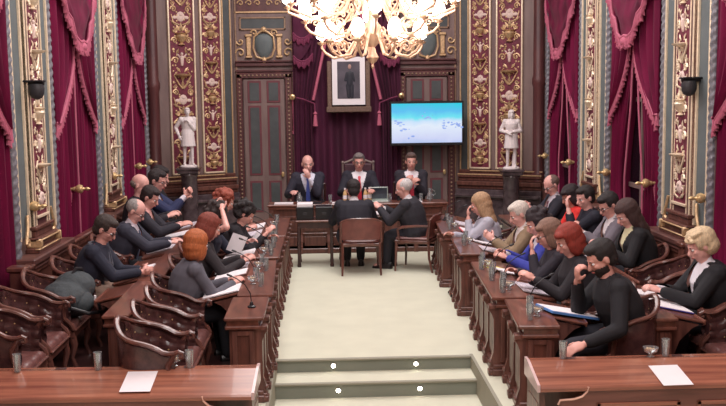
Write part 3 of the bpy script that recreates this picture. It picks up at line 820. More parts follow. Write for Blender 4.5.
        if tie:
            tim = mat('tie_%d_%d_%d' % tuple(tie), tie, .5, var=.15, scale=60)
            g = MB(); rs = []
            for z, w in ((-.03,.018),(-.055,.022),(-.065,.014),(-.18,.026),(-.36,.034),(-.40,.006)):
                t = 1+z/SH; c = sp_(max(0,t)); dd = .062+.078*min(1,(-z)/.12)
                c = c + fw*(dd*(1+(fat-1)*.8)+.016)
                rs.append([c+fw*.005+sd*w, c+fw*.009, c+fw*.005-sd*w, c-fw*.006-sd*w*.8, c-fw*.006+sd*w*.8])
            g.rings(rs); g.build('tie', tim, root, True)
    if scarf:
        g = MB(); pts = [NB+nd*.0+fw*.085*math.cos(a)+sd*.088*math.sin(a)-up*(.05 if math.cos(a)>0 else 0)*math.cos(a)-up*.01 for a in [2*PI*k/16 for k in range(17)]]
        g.tube(pts, .026, 8)
        for s in (1,-1): g.tube([NB+fw*.09+sd*s*.03-up*.04, NB+fw*.145+sd*s*.05-up*.16, NB+fw*.15+sd*s*.055-up*.30], [.022,.026,.022], 8, flat=.6)
        g.build('scarf', mat('cloth_%d_%d_%d' % tuple(scarf), scarf, .9, var=.2, scale=30), root, True)
    if legs and not coat:
        pm = statue or mat('cloth_%d_%d_%d' % tuple(pants), pants, .85, var=.08, scale=20)
        g = MB()
        g.rings([[P+Vector((ra*.0,0,dz))+Vector((ra*math.cos(a),rb*math.sin(a),0)) for a in (2*PI*k/14 for k in range(14))] for dz, ra, rb in ((.08,.12,.16),(0,.13*min(fat,1.1),.175),(-.07,.11,.15))])
        for hip,kn,an in lg:
            g.cap(hip, kn, .094*wm*min(fat,1.1), .070, 12); g.cap(kn, an+Vector((0,0,.02)), .068, .054, 12)
        remesh(g, 'trousers', [pm], root, .012, 1)
    sm_ = statue or mat('shoe_leather', (24,20,22), .35)
    for (hip,kn,an), s in zip(lg,(1,-1)):
        g = MB(); g.T = Matrix.Translation((an.x, an.y, max(0,an.z-.085)))
        g.rings([[Vector((x+.0,s*.01*(x>.05),0))+Vector((0,w*math.cos(a),h*max(0,math.sin(a))+ .0)) for a in (2*PI*k/12 for k in range(12))] for x,w,h in ((-.075,.02,.05),(-.06,.037,.09),(0,.042,.105),(.06,.044,.075),(.13,.047,.055),(.175,.038,.04),(.195,.015,.02))])
        g.build('shoe', sm_, root, True)
    # ---- hair
    hm = statue or mat('hair_%d_%d_%d' % tuple(hc), hc, .6, var=.25, scale=30, stretch=(3,3,1), bump=.5, bscale=90)
    g = MB(); rnd = random.Random(label)
    def he(x,y,z,rx,ry,rz_): g.ell(hp_(x,y,z), (rx,ry,rz_), 12, R3)
    cut = None
    inv = HM.inverted()
    if hair == 'short':
        he(-.020,0,.038,.104,.086,.094); he(-.045,0,-.02,.066,.074,.07); he(.02,0,.085,.07,.066,.036)
        cut = lambda c: (lambda q: (q.x > .045 and q.z < .06) or (q.x > .0 and q.z < .0) or q.z < -.085)(inv@c)
    elif hair == 'bald':
        he(-.035,0,.0,.086,.084,.055)
        cut = lambda c: (lambda q: q.x > .01 or q.z > .042 or q.z < -.055)(inv@c)
    elif hair == 'thin':
        he(-.024,0,.030,.100,.083,.085); cut = lambda c: (lambda q: (q.x > .02 and q.z < .085) or (q.x > .05) or (q.x>-.0 and q.z<.0) or q.z < -.07)(inv@c)
    elif hair in ('bob','long','curly','shortbig'):
        he(-.022,0,.040,.114,.097,.098); he(-.05,0,-.02,.085,.092,.08)
        if hair == 'bob':
            for s in (1,-1): he(-.01,s*.066,-.045,.058,.032,.085)
            he(-.055,0,-.075,.06,.085,.06); he(.055,.02,.075,.042,.06,.03)
        if hair == 'long':
            for s in (1,-1): he(-.015,s*.066,-.055,.055,.032,.11); he(-.035,s*.06,-.16,.05,.04,.10)
            he(-.065,0,-.10,.055,.085,.12); he(-.075,0,-.20,.045,.085,.10)
        if hair == 'curly':
            for k in range(46):
                a = rnd.uniform(0,2*PI); e = rnd.uniform(-.7,1.4)
                x,y,z = math.cos(a)*math.cos(e), math.sin(a)*math.cos(e), math.sin(e)
                if x > .55 and z < .55: continue
                rr = rnd.uniform(.02,.036); g.ell(hp_(-.025+.112*x, .10*y, .025+.105*z), rr, 8)
        if hair == 'shortbig':
            for k in range(26):
                a = rnd.uniform(-1.2,1.2); e = rnd.uniform(.35,1.3)
                g.cap(hp_(-.03+.09*math.cos(a)*math.cos(e), .08*math.sin(a), .03+.085*math.sin(e)), hp_(.02+.08*math.cos(a)*math.cos(e), .08*math.sin(a), .03+.085*math.sin(e)), .016, .011, 6)
        cut = lambda c: (lambda q: q.x > .045 and q.z < .055 and abs(q.y) < .07)(inv@c)
    if hair == 'hat':
        pass
    if g.v: remesh(g, 'hair', [hm], root, .009, 1, cut=cut)
    if beard:
        g = MB(); he2 = lambda x,y,z,a,b_,c_: g.ell(hp_(x,y,z),(a,b_,c_),12,R3)
        he2(.019,0,-.036,.081,.070,.088); he2(.052,0,-.092,.036,.034,.028); he2(.012,0,-.066,.068,.063,.042)
        remesh(g, 'beard', [mat('hair_%d_%d_%d' % tuple(beard), beard, .8, var=.2, scale=40)], root, .009, 1, cut=lambda c: (lambda q: q.z > -.040 or q.x < -.0 or q.z < -.13 or (abs(q.y)<.024 and -.068<q.z<-.05))(inv@c))
    if glasses:
        g = MB()
        for s in (1,-1):
            g.tube([hp_(.098, s*.033+.022*math.cos(a), .0+.016*math.sin(a)) for a in [2*PI*k/12 for k in range(13)]], .0028, 5)
            g.tube([hp_(.097,s*.055,.005), hp_(.06,s*.074,.006), hp_(0,s*.082,.004)], .0028, 5)
        g.tube([hp_(.099,-.011,.002), hp_(.104,0,.006), hp_(.099,.011,.002)], .0028, 5)
        g.build('glasses', black_m, root, True)
    return root

# ------------------------------------------------------------------ furniture
def tufted_chair():
    """tub armchair, local: faces +x, origin on the floor under the seat centre"""
    r = empty('leather_armchair'); r['category'] = 'chair'
    w = .285
    def path(u):   # U from front right arm tip (u=0) around the back to the left (u=1)
        a = -PI*.5 + (u*2-1)*PI*.5
        t = abs(2*u-1)
        if t > .55:
            s = 1 if u > .5 else -1
            q = (t-.55)/.45
            return Vector((-.03+.27*q, s*w, 0))
        an = (u-.5)/.275*PI/2*.5*1.0
        an = (2*u-1)/.55*PI/2
        return Vector((-.03-.19*math.cos(an), w*math.sin(an), 0))
    def top(u):
        t = abs(2*u-1); return .85 - .20*min(1, t/.9)**1.1 + .012*math.cos(t*9)*(t<.8)
    n = 28
    # leather shell (inner, tufted)
    def inner(u, v):
        p = path(u); c = Vector((.05,0,0)); d = (c-p); d.z = 0
        if abs(2*u-1) > .55: d = Vector((0,-p.y,0))
        d.normalize(); z = .40+(top(u)-.43)*v
        dep = .045+.020*abs(math.cos(u*PI*9+ (PI/2)*0)*math.cos(v*PI*3)) + .012*math.sin(v*PI)
        return p+d*dep+Vector((0,0,z))
    def outer(u, v):
        p = path(u); return p+Vector((0,0,.30+(top(u)-.33)*v))
    g = MB(); N1, N2 = 54, 16
    vs = [inner(i/N1, j/N2) for i in range(N1+1) for j in range(N2+1)]; W = N2+1
    g.add(vs, [(i*W+j,(i+1)*W+j,(i+1)*W+j+1,i*W+j+1) for i in range(N1) for j in range(N2)])
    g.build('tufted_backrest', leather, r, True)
    g = MB()
    for i in range(1,9):
        for z in (.25,.58,.85):
            p = inner((i+.5*(z==.58))/9.5, z); g.ell(p, .007, 6)
    g.build('upholstery_button', brass, r, True).__setitem__('kind','stuff')
    g = MB(); vs = [outer(i/24, j/2) for i in range(25) for j in range(3)]
    g.grid(lambda u,v: outer(u,v), 24, 3); 
    g.build('backrest_shell', leather, r, True)
    g = MB(); pts = [path(i/n)+Vector((0,0,top(i/n)+.0)) for i in range(n+1)]
    tips = []
    for e, s in ((0,-1),(n,1)):
        e0 = pts[e]; tips.append([e0+Vector((.0,0,0)), e0+Vector((.03,0,.012)), e0+Vector((.055,0,.0)), e0+Vector((.055,0,-.025)), e0+Vector((.03,0,-.03))])
    pts = tips[0][::-1]+pts+tips[1]
    g.tube(pts, .019, 8, flat=1.2); 
    g.build('top_rail', wood_chair, r, True)
    for s in (1,-1):
        g = MB(); g.tube([(.24,s*w,.64),(.19,s*w,.56),(.20,s*w,.47),(.26,s*w,.41),(.28,s*w,.36)], [.018,.022,.02,.022,.02], 8)
        g.build('arm_support', wood_chair, r, True)
    g = MB(); g.box(-.26,.285,-w,w,.28,.36,.012); g.box(-.24,.30,-w+.01,w-.01,.345,.362,.005); g.build('seat_frame', wood_chair, r)
    def seat(u, v):
        x = -.22+.50*u; y = -w+.025+(2*w-.05)*v; e = min(1, min(u,1-u)*9, min(v,1-v)*9)
        return (x, y, .365+.055*e**.5+.010*abs(math.cos(u*PI*3)*math.cos(v*PI*3)))
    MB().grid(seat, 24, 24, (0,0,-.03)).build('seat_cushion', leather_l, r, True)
    for sx, sy in ((1,1),(1,-1),(-1,1),(-1,-1)):
        g = MB(); x0 = .25 if sx > 0 else -.20; y0 = sy*(w-.04)
        g.tube([(x0,y0,.30),(x0+.02*sx,y0,.22),(x0-.005*sx,y0,.10),(x0+.02*sx,y0,.03),(x0+.03*sx,y0,.0)], [.036,.032,.019,.018,.024], 8)
        g.build('leg', wood_chair, r, True)
    return r
ch = Proto(tufted_chair())
def bank_desk(L, back_row=False, slope=True, near_slope=0, sgn=1):
    """local: aisle face at x=0, seats toward +x, length along y centred"""
    r = empty('bench_desk'); r['category'] = 'desk'
    w = .27 if not back_row else .17
    h = .72; h2 = L/2
    g = MB(); g.box(.03,w-.02,-h2+.02,h2-.02,.08,.62); 
    g.build('cabinet_body', wood, r)
    g = MB(); g.box(-.01,w+.015,-h2-.01,h2+.01,.615,.645,.008); g.box(.01,w,-h2+.005,h2-.005,.645,.69); g.box(-.035,w+.02,-h2-.025,h2+.025,.69,h,.008)
    g.build('ledge_top', wood_top, r)
    g = MB(); g.box(-.03,w,-h2-.015,h2+.015,0,.06,.008); g.box(-.02,w-.01,-h2,h2,.06,.10,.008); g.build('plinth', wood_v, r)
    g = MB()
    for s in (1,-1):
        g = MB(); y = s*(h2-.02); a, b_ = min(y,y+s*.012), max(y,y+s*.012)
        for (xa,xb,za,zb) in ((.05,.09,.12,.60),(w-.08,w-.04,.12,.60),(.09,w-.08,.12,.16),(.09,w-.08,.56,.60)): g.box(xa,xb,a,b_,za,zb,.004)
        g.build('end_panel_moulding', wood_v, r)
    if not back_row:
        nb = max(2, round(L/.42)+1)
        for i in range(nb):
            y = -h2+.05+(L-.10)*i/(nb-1)
            g = MB()
            prof = [(.03,.62),(-.04,.62),(-.045,.58),(-.028,.55),(-.016,.51),(-.014,.40),(-.014,.33),(-.014,.26),(-.016,.21),(-.028,.17),(-.04,.13),(-.045,.08),(-.05,.075),(-.05,.0),(.03,.0)]
            g.prism([(x_, z_) for x_, z_ in prof], y-.03, y+.03, 'y')
            g.box(-.06,.03,y-.05,y+.05,.0,.05,.006); g.box(-.05,.03,y-.045,y+.045,.05,.075,.006); g.box(-.06,.03,y-.045,y+.045,.60,.64,.006)
            g.ell((-.045,y,.59),(.018,.04,.018),8); g.ell((-.04,y,.12),(.02,.04,.02),8)
            g.build('carved_bracket', wood_v, r, False)
        g = MB(); g2 = MB()
        for i in range(nb-1):
            y0 = -h2+.05+(L-.10)*i/(nb-1)+.06; y1 = -h2+.05+(L-.10)*(i+1)/(nb-1)-.06
            g.box(.0,.03,y0,y1,.12,.60,.004); g2.box(-.008,.002,y0+.035,y1-.035,.17,.55,.003)
            
        g.build('aisle_panel_frame', wood_v, r); g2.build('aisle_panel', panel_pale, r)
    if slope:
        ya_, yb_ = (-h2+near_slope+.1, h2-.03) if sgn > 0 else (-h2+.03, h2-near_slope-.1)
        T = Matrix.Translation((w+.02,0,.715)) @ Matrix.Rotation(.216,4,'Y')
        g = MB(T); g.box(0,.27,ya_,yb_,-.022,0,.006); g.box(.26,.278,ya_,yb_,-.03,.010,.005); g.build('writing_slope', wood_top, r)
        for y in (ya_+.03, yb_-.03):
            g = MB(); g.prism([(w-.03,.62),(w-.03,.3),(w+.02,.34),(w+.08,.50),(w+.18,.60),(w+.24,.63),(w+.02,.68)], y-.015, y+.015, 'y'); g.build('slope_bracket', wood_v, r)
    return r
panel_pale = mat('faded_panel', (142,124,114), .6, scale=10, rgb2=(114,98,90))
def desk(sx, x, ya, yb, lab, rot=0, **k):
    r = bank_desk(yb-ya, sgn=sx, **k); r.location = (sx*x, (ya+yb)/2, 0); r.rotation_euler = (0,0,(0 if sx > 0 else PI)-sx*rot)
    r['label'] = lab; return r
FX = 1.08
desk(1, 1.12, 7.12, 8.04, 'carved wooden desk nearest the camera right of the aisle, blue folder on it', near_slope=.2, rot=.08)
desk(1, 1.11, 8.17, 9.92, 'long carved wooden desk right of the aisle, second from the camera', rot=.05)
desk(1, 1.14, 10.48, 11.66, 'carved wooden desk right of the aisle, third from the camera', rot=.05)
desk(1, 1.15, 12.10, 13.88, 'carved wooden desk right of the aisle, farthest and nearest the presiding table', rot=.05)
desk(-1, .97, 7.60, 8.36, 'narrow wooden pedestal desk left of the aisle with one gooseneck microphone', slope=False)
desk(-1, .97, 8.50, 10.25, 'long carved desk left of the aisle before the auburn-haired woman in grey', rot=.03)
desk(-1, .98, 10.50, 11.95, 'carved desk left of the aisle, third from the camera, crowded with glasses')
desk(-1, .97, 12.12, 13.88, 'carved desk left of the aisle, farthest and nearest the presiding table')
ys = [7.77, 9.28, 10.80, 12.32, 13.85]
for i, w in enumerate(('its end beside the empty near armchairs','before the man in navy sweater and the grey-haired man','before the young man in pink shirt','farthest, before the man in glasses and navy suit')):
    desk(-1, 2.09, ys[i], ys[i+1]-.06, 'rear desk on the left, '+w, back_row=True, near_slope=.75 if i == 0 else 0)
ys = [7.25, 8.85, 10.5, 12.15, 13.85]
for i, w in enumerate(('nearest, before the short-haired blonde woman','behind the red-haired woman in black','before the man in grey suit','farthest, before the balding man with a tablet')):
    desk(1, 2.16, ys[i], ys[i+1]-.06, 'rear desk on the right, '+w, back_row=True)

ANCH = dict(
 LA='man in navy sweater and grey scarf', LB='grey-haired man with striped tie', LC='young man in pink shirt', LD='bald man by the left wall', LE='man in glasses and navy suit', LF='dark-haired man farthest in left rear row',
 L1='auburn-haired woman in grey jacket', L2='woman with dark red hair', L3='brown-haired woman with hand on head', L4='ginger curly-haired woman', L5='black-haired woman reading papers',
 R1='long-haired blonde woman', R2='white-haired man in tan jacket', R3='woman in blue jacket', R4='woman in glasses, hand at mouth', R5='red-haired woman in black', R6='bearded man in black',
 B1='balding man holding a tablet', B2='person in red top', B3='man with hand at mouth, right rear', B4='man in grey suit, right rear', B5='brown-haired woman in black jacket', B6='short-haired blonde woman')
ftx, rtx = 1.86, 2.98
seats = dict(LA=(-2.93,9.5), LB=(-2.90,11.0), LC=(-2.90,12.1), LD=(-3.0,12.7), LE=(-2.95,13.3), LF=(-2.95,13.9),
 L1=(-1.83,8.85), L2=(-1.83,9.85), L3=(-1.86,10.75), L4=(-1.86,11.95), L5=(-1.72,11.35),
 R1=(1.75,11.6), R2=(1.98,10.6), R3=(1.98,9.8), R4=(1.90,8.98), R5=(1.95,8.42), R6=(2.0,7.42),
 B1=(2.98,13.45), B2=(2.98,12.3), B3=(3.0,11.7), B4=(3.0,10.65), B5=(3.0,9.95), B6=(3.0,8.0))
for k, (x, y) in seats.items():
    ch.at((x, y, .07 if x < -2.4 else .006), 0 if x < 0 else PI, 'brown leather armchair under the '+ANCH[k], 'tufted brown leather armchairs')
for x, y, w in ((-1.77,7.05,'nearest of three nested empty chairs at lower left'),(-1.77,7.64,'middle of three nested empty chairs at lower left'),(-1.77,8.23,'farthest of three nested empty chairs, beside the auburn-haired woman'),
              (-2.98,7.35,'with bright seat at the left frame edge, lower left'),(-2.98,8.0,'at far left, beside the dark rucksack'),(-2.98,8.75,'holding the dark rucksack'),
              (-2.95,10.25,'between man in navy sweater and grey-haired man'),
              (2.98,8.62,'next behind the short-haired blonde woman'),(3.0,9.25,'against the right wall beside the brown-haired woman'),(2.98,7.35,'at the right frame edge, nearest'),
              (1.98,7.92+.0,'between bearded man and red-haired woman'),(2.0,6.9+.0,'nearest on the right, before the bearded man')):
    if y < 7.06: y = 7.34 if x > 0 else y
    if 'before the bearded' in w: continue
    ch.at((x, y, .07 if x < -2.4 else .006), 0 if x < 0 else PI, 'empty tufted leather armchair '+w, 'tufted brown leather armchairs')

# ------------------------------------------------------------------ people in the banks
navy=(40,42,66); blk=(26,24,30); char=(46,44,52)
def seat_person(k, label, **kw):
    kw.setdefault('knees', (.34,.11))
    x, y = seats[k]; dx = kw.pop('dx', 0); dy = kw.pop('dy', 0); z = kw.pop('z', .07 if x < -2.4 else .006)
    rz = (0 if x < 0 else PI)+kw.pop('yaw', 0)
    return person('person', label, (x+dx, y+dy, z), rz, seat=kw.pop('seat', .43), **kw)
seat_person('LA','man in navy sweater, grey scarf and glasses looking down at left', lean=.30, head=(-.15,.55,0), top=(38,40,56), scarf=(104,106,118), pants=(150,122,108), hc=(58,46,42), glasses=True, LH=(.50,.06,.66), RH=(.52,-.05,.66), pn=((0,-1,-.2),(0,1,-.2)), curls=(.9,.9), fat=1.12, dx=.10)
seat_person('LB','grey-haired man in dark suit, striped tie and glasses writing at left', lean=.30, head=(-.2,.6,0), top=(52,52,66), shirt=(206,196,206), tie=(96,104,130), hc=(150,142,140), glasses=True, LH=(.55,.12,.72), RH=(.57,-.05,.72), fat=1.1, hair='thin', skin=skin_p, dx=.08)
seat_person('LC','young dark-haired man in dark jacket and open pink shirt at left', lean=.34, head=(-.25,.5,0), top=(44,42,52), shirt=(232,176,170), hc=(50,38,38), LH=(.56,.1,.72), RH=(.56,-.06,.72), skin=skin_l, scale=1.03, z=.10, dx=.02)
seat_person('LD','bald man in dark jacket beside the left wall', lean=.15, head=(-.2,.35,0), top=(40,36,44), hair='bald', hc=(120,104,98), scale=1.08, skin=skin_p, LH=(.42,.15,.70), RH=(.42,-.1,.70), z=.13)
seat_person('LE','dark-haired man in glasses and navy suit with hands raised at left', lean=.28, head=(-.3,.3,0), top=(42,48,84), shirt=(220,212,222), hc=(46,36,38), glasses=True, scale=1.12, LH=(.50,.03,.84), RH=(.50,-.05,.84), pn=((0,-1,0),(0,1,0)), curls=(.6,.6), z=.13,dx=-.02)
seat_person('LF','dark-haired man in dark clothes farthest in the left rear row', lean=.25, head=(-.3,.3,0), top=(36,34,42), hc=(40,32,34), scale=1.12, z=.13,dx=-.06)
seat_person('L1','auburn-haired woman in grey jacket seen from behind, left of the aisle', lean=.22, head=(.55,.2,0), top=(92,90,100), pants=(44,44,50), hc=(176,96,52), hair='bob', female=True, LH=(.45,.10,.72), RH=(.46,-.05,.72), yaw=.35, fat=1.1, z=-.03, dx=.05)
seat_person('L2','woman with dark red hair in black, behind the auburn-haired woman', lean=.24, head=(.3,.4,0), top=(44,38,42), hc=(128,58,46), hair='bob', female=True, LH=(.48,.12,.74), RH=(.48,-.1,.74), yaw=.2, dx=.03)
seat_person('L3','dark-haired woman in navy jacket resting head on her hand, left', lean=.30, head=(.2,.5,.2), top=(44,46,62), hc=(52,40,40), hair='curly', female=True, LH=(.50,.1,.74), RH=(.27,-.13,1.12), pn=(None,(-.3,.3,1)), skin=skin_p, z=.05)
seat_person('L4','woman with ginger curly hair at the far left of the aisle', lean=.25, head=(.2,.4,0), top=(50,40,46), hc=(150,72,56), hair='curly', female=True, z=.05)
seat_person('L5','black-haired woman in black bending over papers at the left desk', lean=.42, head=(.0,.7,0), top=(34,30,36), hc=(34,26,28), hair='curly', female=True, LH=(.52,.06,.74), RH=(.50,-.12,.82), dx=.06, knees=(.28,.10))
seat_person('R1','woman with long blonde hair, hand at mouth, pale grey top', lean=.22, head=(-.3,.35,0), top=(178,176,190), pants=(60,58,66), hc=(178,142,110), hair='long', female=True, LH=(.30,.05,.94), RH=(.46,-.1,.72), pn=((-1,0,.3),None), dx=-.1, scale=.98, knees=(.30,.10))
seat_person('R2','white-haired man in tan jacket reading at the right desk', lean=.30, head=(.1,.45,0), top=(142,120,96), shirt=(226,216,214), pants=(90,80,74), hc=(214,202,192), LH=(.48,.08,.80), RH=(.48,-.08,.80), skin=skin_p, pn=((0,-1,0),(0,1,0)), fat=1.15)
seat_person('R3','woman with dark curly hair in bright blue jacket', lean=.26, head=(.1,.45,0), top=(58,66,160), shirt=(226,220,232), pants=(50,50,66), hc=(44,32,38), hair='curly', female=True, LH=(.48,.08,.74), RH=(.47,-.1,.76))
seat_person('R4','brown-haired woman in glasses with her hand at her mouth', lean=.25, head=(-.05,.35,0), top=(50,46,56), hc=(130,98,84), hair='bob', female=True, glasses=True, LH=(.32,.03,.92), RH=(.44,-.1,.72), pn=((-1,0,.2),None))
seat_person('R5','red-haired woman in black jacket at the right desk', lean=.24, head=(.15,.45,0), top=(36,32,38), hc=(140,48,36), hair='bob', female=True, LH=(.46,.08,.76), RH=(.46,-.1,.72), fat=1.15, scale=1.03)
seat_person('R6','bearded man in black jacket with hand at chin, nearest right of aisle', lean=.30, head=(.1,.5,0), top=(28,27,33), pants=(36,34,44), hc=(30,24,26), beard=(44,34,34), LH=(.40,.36,.52), RH=(.36,-.02,.88), pn=(None,(-1,0,.3)), fat=1.12, scale=1.06, curls=(.3,1.0), knees=(.44,.16))
seat_person('B1','balding man in dark suit and glasses holding a tablet, far right', lean=.20, head=(.25,.55,0), top=(36,34,46), shirt=(200,190,200), tie=(110,60,70), hc=(110,88,82), hair='thin', glasses=True, LH=(.44,.08,.78), RH=(.44,-.05,.80), yaw=.1, skin=skin_p, scale=1.04)
seat_person('B2','dark-haired person in bright red top on the right rear row', lean=.25, head=(.1,.5,0), top=(226,54,50), hc=(42,30,34), hair='bob', female=True, skin=skin_t)
seat_person('B3','short-haired man in dark navy sweater with hand at mouth, right rear row', lean=.22, head=(.35,.3,0), top=(30,30,44), hc=(40,32,32), LH=(.34,.0,.93), RH=(.42,-.12,.70), pn=((-1,0,.2),None), scale=1.05, skin=skin_p, fat=1.1)
seat_person('B4','dark-haired man in grey suit and glasses checking his phone', lean=.25, head=(.3,.5,0), top=(112,104,114), shirt=(220,212,216), hc=(38,30,32), glasses=True, LH=(.44,.06,.78), RH=(.44,-.04,.78), scale=1.05, pn=((-.3,-.6,.6),(-.3,.6,.6)), z=.04)
seat_person('B5','woman with long brown hair in black jacket over pale top', lean=.28, head=(.2,.55,0), top=(32,30,34), shirt=(216,208,170), hc=(72,50,48), hair='long', female=True, skin=skin_p, scale=1.04, z=.04)
seat_person('B6','short-haired blonde woman in black jacket and white shirt at right edge', lean=.24, head=(-.05,.45,0), top=(30,29,34), shirt=(226,222,230), hc=(222,196,160), hair='shortbig', female=True, LH=(.50,.08,.72), RH=(.50,-.04,.72), fat=1.12, scale=1.03, skin=skin_p)

# ------------------------------------------------------------------ presiding table and clerks
struct(MB().box(-3.3,3.3,15.0,17.2,0,.18,.01).build('floor', carpet))
r = empty('presiding_table', (.10,14.95,0), 0, 'long carved presiding table with panelled front at the far end', 'table')
g = MB(); g.box(-1.44,1.44,0,.46,.75,.79,.012); g.box(-1.42,1.42,.015,.44,.71,.75,.008); g.build('tabletop', wood_top, r)
g = MB(); g.box(-1.38,1.38,.05,.12,.06,.71); g.box(-1.40,1.40,.02,.12,.0,.08,.01); g.box(-1.39,1.39,.035,.12,.56,.60,.008); g.box(-1.39,1.39,.035,.12,.3,.33,.008); g.build('front_panel', wood, r)
for i in range(7):
    g = MB(); x = -1.38+2.76*i/6; g.prism([(-.0,.71),(-.0,.66),(.03,.60),(.02,.45),(.03,.3),(.0,.2),(-.01,.0),(.06,.0),(.06,.71)], x-.035, x+.035, 'x')
    g.build('pilaster_strip', wood_v, r)
g = MB()
for i in range(6):
    x0 = -1.38+2.76*i/6+.06; x1 = x0+.34
    g.box(x0,x1,.038,.05,.36,.53,.004); g.box(x0,x1,.038,.05,.12,.27,.004)
    g.tube([(x0+.17+.06*math.cos(a),.035,.445+.05*math.sin(a)) for a in [2*PI*k/12 for k in range(13)]], .008, 5)
g.build('carved_panel', wood_v, r)
for s in (1,-1):
    g = MB(); g.box(s*1.38-.02,s*1.38+.02,.1,.44,.18,.71); g.build('end_panel', wood, r)
def side_chair(ups, back_h=.79):
    """wooden armchair with rounded upholstered back, faces +x"""
    r = empty('wooden_armchair'); r['category'] = 'chair'
    g = MB()
    def bk(u, v):
        y = -.27+.54*u; e = (abs(2*u-1))**4; z = .50+(back_h-.50-.05*e)*v
        return (-.27-.05*v+.06*(2*u-1)**2, y, z)
    g.grid(bk, 20, 8, (-.035,0,0)); g.build('backrest', ups, r, True)
    g = MB(); g.tube([(-.27+.02*(1),-.285,.46)]+[Vector(bk(i/16,1))+V(-.02,(-.012 if i==0 else .012 if i==16 else 0),.008) for i in range(17)]+[(-.25,.285,.46)], .018, 8); g.build('back_frame', wood_chair, r, True)
    g = MB(); g.box(-.27,.25,-.27,.27,.40,.45,.012); g.build('seat_frame', wood_chair, r)
    g = MB(); g.box(-.25,.24,-.25,.25,.445,.49,.02); g.build('seat', ups, r)
    for s in (1,-1):
        g = MB(); g.tube([(-.27,s*.28,.66),(-.1,s*.30,.66),(.12,s*.30,.64),(.19,s*.29,.60),(.17,s*.28,.43)], [.016,.02,.022,.02,.016], 8); g.build('armrest', wood_chair, r, True)
        g = MB(); g.tube([(.22,s*.25,.42),(.23,s*.255,.2),(.24,s*.26,0)], [.022,.018,.014], 8); g.build('leg', wood_chair, r, True)
        g = MB(); g.tube([(-.25,s*.26,.46),(-.26,s*.26,.2),(-.31,s*.27,0)], [.022,.018,.014], 8); g.build('leg', wood_chair, r, True)
    return r
redbr = mat('red_brown_leather', (128,72,66), .35, scale=10, rgb2=(108,58,54), coat=.2)
wc = Proto(side_chair(redbr))
wc.at((.07,13.32,0), PI/2, 'red-brown leather chair seen from behind in the middle of the aisle', 'clerk chairs')
wc.at((.88,13.48,0), PI*.88, 'wooden armchair under the grey-haired man turned sideways at the clerk table', 'clerk chairs')
# clerk tables
def small_table(x0, x1, y0, y1, h, lab, drawer=True, wm_=wood):
    r = empty('side_table', ((x0+x1)/2,(y0+y1)/2,0), 0, lab, 'table'); w, d = (x1-x0)/2, (y1-y0)/2
    g = MB(); g.box(-w,w,-d,d,h-.03,h,.008); g.build('tabletop', wood_top, r)
    g = MB(); g.box(-w+.03,w-.03,-d+.03,d-.03,h-.12,h-.03,.005); g.build('apron', wm_, r)
    for sx in (1,-1):
        for sy in (1,-1):
            g = MB(); X, Y = sx*(w-.045), sy*(d-.045); g.box(X-.022,X+.022,Y-.022,Y+.022,0,h-.1,.004)
            g.lathe([(.028,0),(.03,.03),(.024,.05),(.024,.09)], (X,Y,0), 8); g.build('leg', wm_, r)
    return r
small_table(-.24,.46,13.72,14.4,.74,'clerk table in the middle of the aisle before the presiding table')
small_table(-.86,-.29,13.75,14.25,.69,'small dark side table carrying two black boxes, left of the clerk table', wm_=wood_dark)
for x, c_, w in ((-.72,True,'left one topped with white papers'),(-.44,False,'right one')):
    r = empty('file_box', (x,13.98,.69), 0, 'black file box on the small side table, '+w, 'box')
    MB().box(-.125,.125,-.16,.16,0,.19,.008).build('box_body', black_m, r); MB().box(-.03,.03,-.165,-.158,.07,.11,.002).build('label_holder', dkgrey, r)
    if c_:
        tag(MB().box(x-.115,x+.115,13.84,14.12,.881,.925,.004).build('paper_stack', paper), 'stack of white papers on the left black file box', 'paper')
person('person','dark-haired man in dark suit seen from behind at the clerk table',(-.01,13.38,-.0),PI/2,seat=.40,lean=.20,knees=(.38,.09),head=(0,.25,0),top=(38,36,46),shirt=(226,220,224),hc=(40,32,34),LH=(.44,.18,.76),RH=(.44,-.16,.76),scale=1.05,fat=1.12)
person('person','grey-haired man in dark suit leaning toward the clerk table',(.88,13.50,-.0),PI*.88,seat=.41,lean=.24,knees=(.34,.10),head=(.1,.3,0),top=(44,42,50),shirt=(228,222,226),tie=(60,60,80),hc=(196,190,190),hair='thin',LH=(.46,.1,.78),RH=(.48,-.12,.77),scale=1.05,skin=skin_p,fat=1.08)
# officials
def throne(x, y, h, lab, big):
    r = empty('high_back_chair', (x,y,.18), -PI/2, lab, 'chair')
    ups_ = mat('dark_plum_leather',(74,44,54),.5)
    g = MB(); g.box(-.27,.24,-.26,.26,.38,.46,.015); g.build('seat', ups_, r)
    g = MB(); g.box(-.33,-.27,-.24,.24,.46,h,.02); g.build('backrest', ups_, r)
    g = MB(); g.tube([(-.30,-.26,.0),(-.30,-.26,h)], .02, 8); g.tube([(-.30,.26,0),(-.30,.26,h)], .02, 8)
    if big:
        g.tube([(-.30,-.27,h),(-.3,-.18,h+.03),(-.3,-.08,h+.07),(-.3,0,h+.10),(-.3,.08,h+.07),(-.3,.18,h+.03),(-.3,.27,h)], .022, 8)
        for s in (1,-1): g.ell((-.3,s*.26,h+.02),.03,8)
    else: g.tube([(-.30,-.26,h),(-.3,.26,h)], .02, 8)
    g.build('carved_frame', mat('aged_gilt',(122,104,100),.5) if big else wood_dark, r, True)
    for s in (1,-1):
        g = MB(); g.tube([(.2,s*.24,.4),(.21,s*.24,0)], [.022,.016], 8); g.build('leg', wood_chair, r, True)
    return r
throne(.15,15.88,1.16,'tall chair with aged gilt frame under the presiding man in red tie', True)
throne(-.68,15.88,.82,'chair under the bald man in blue tie at the presiding table', False)
throne(1.02,15.88,.82,'chair under the man with clasped hands below the television', False)
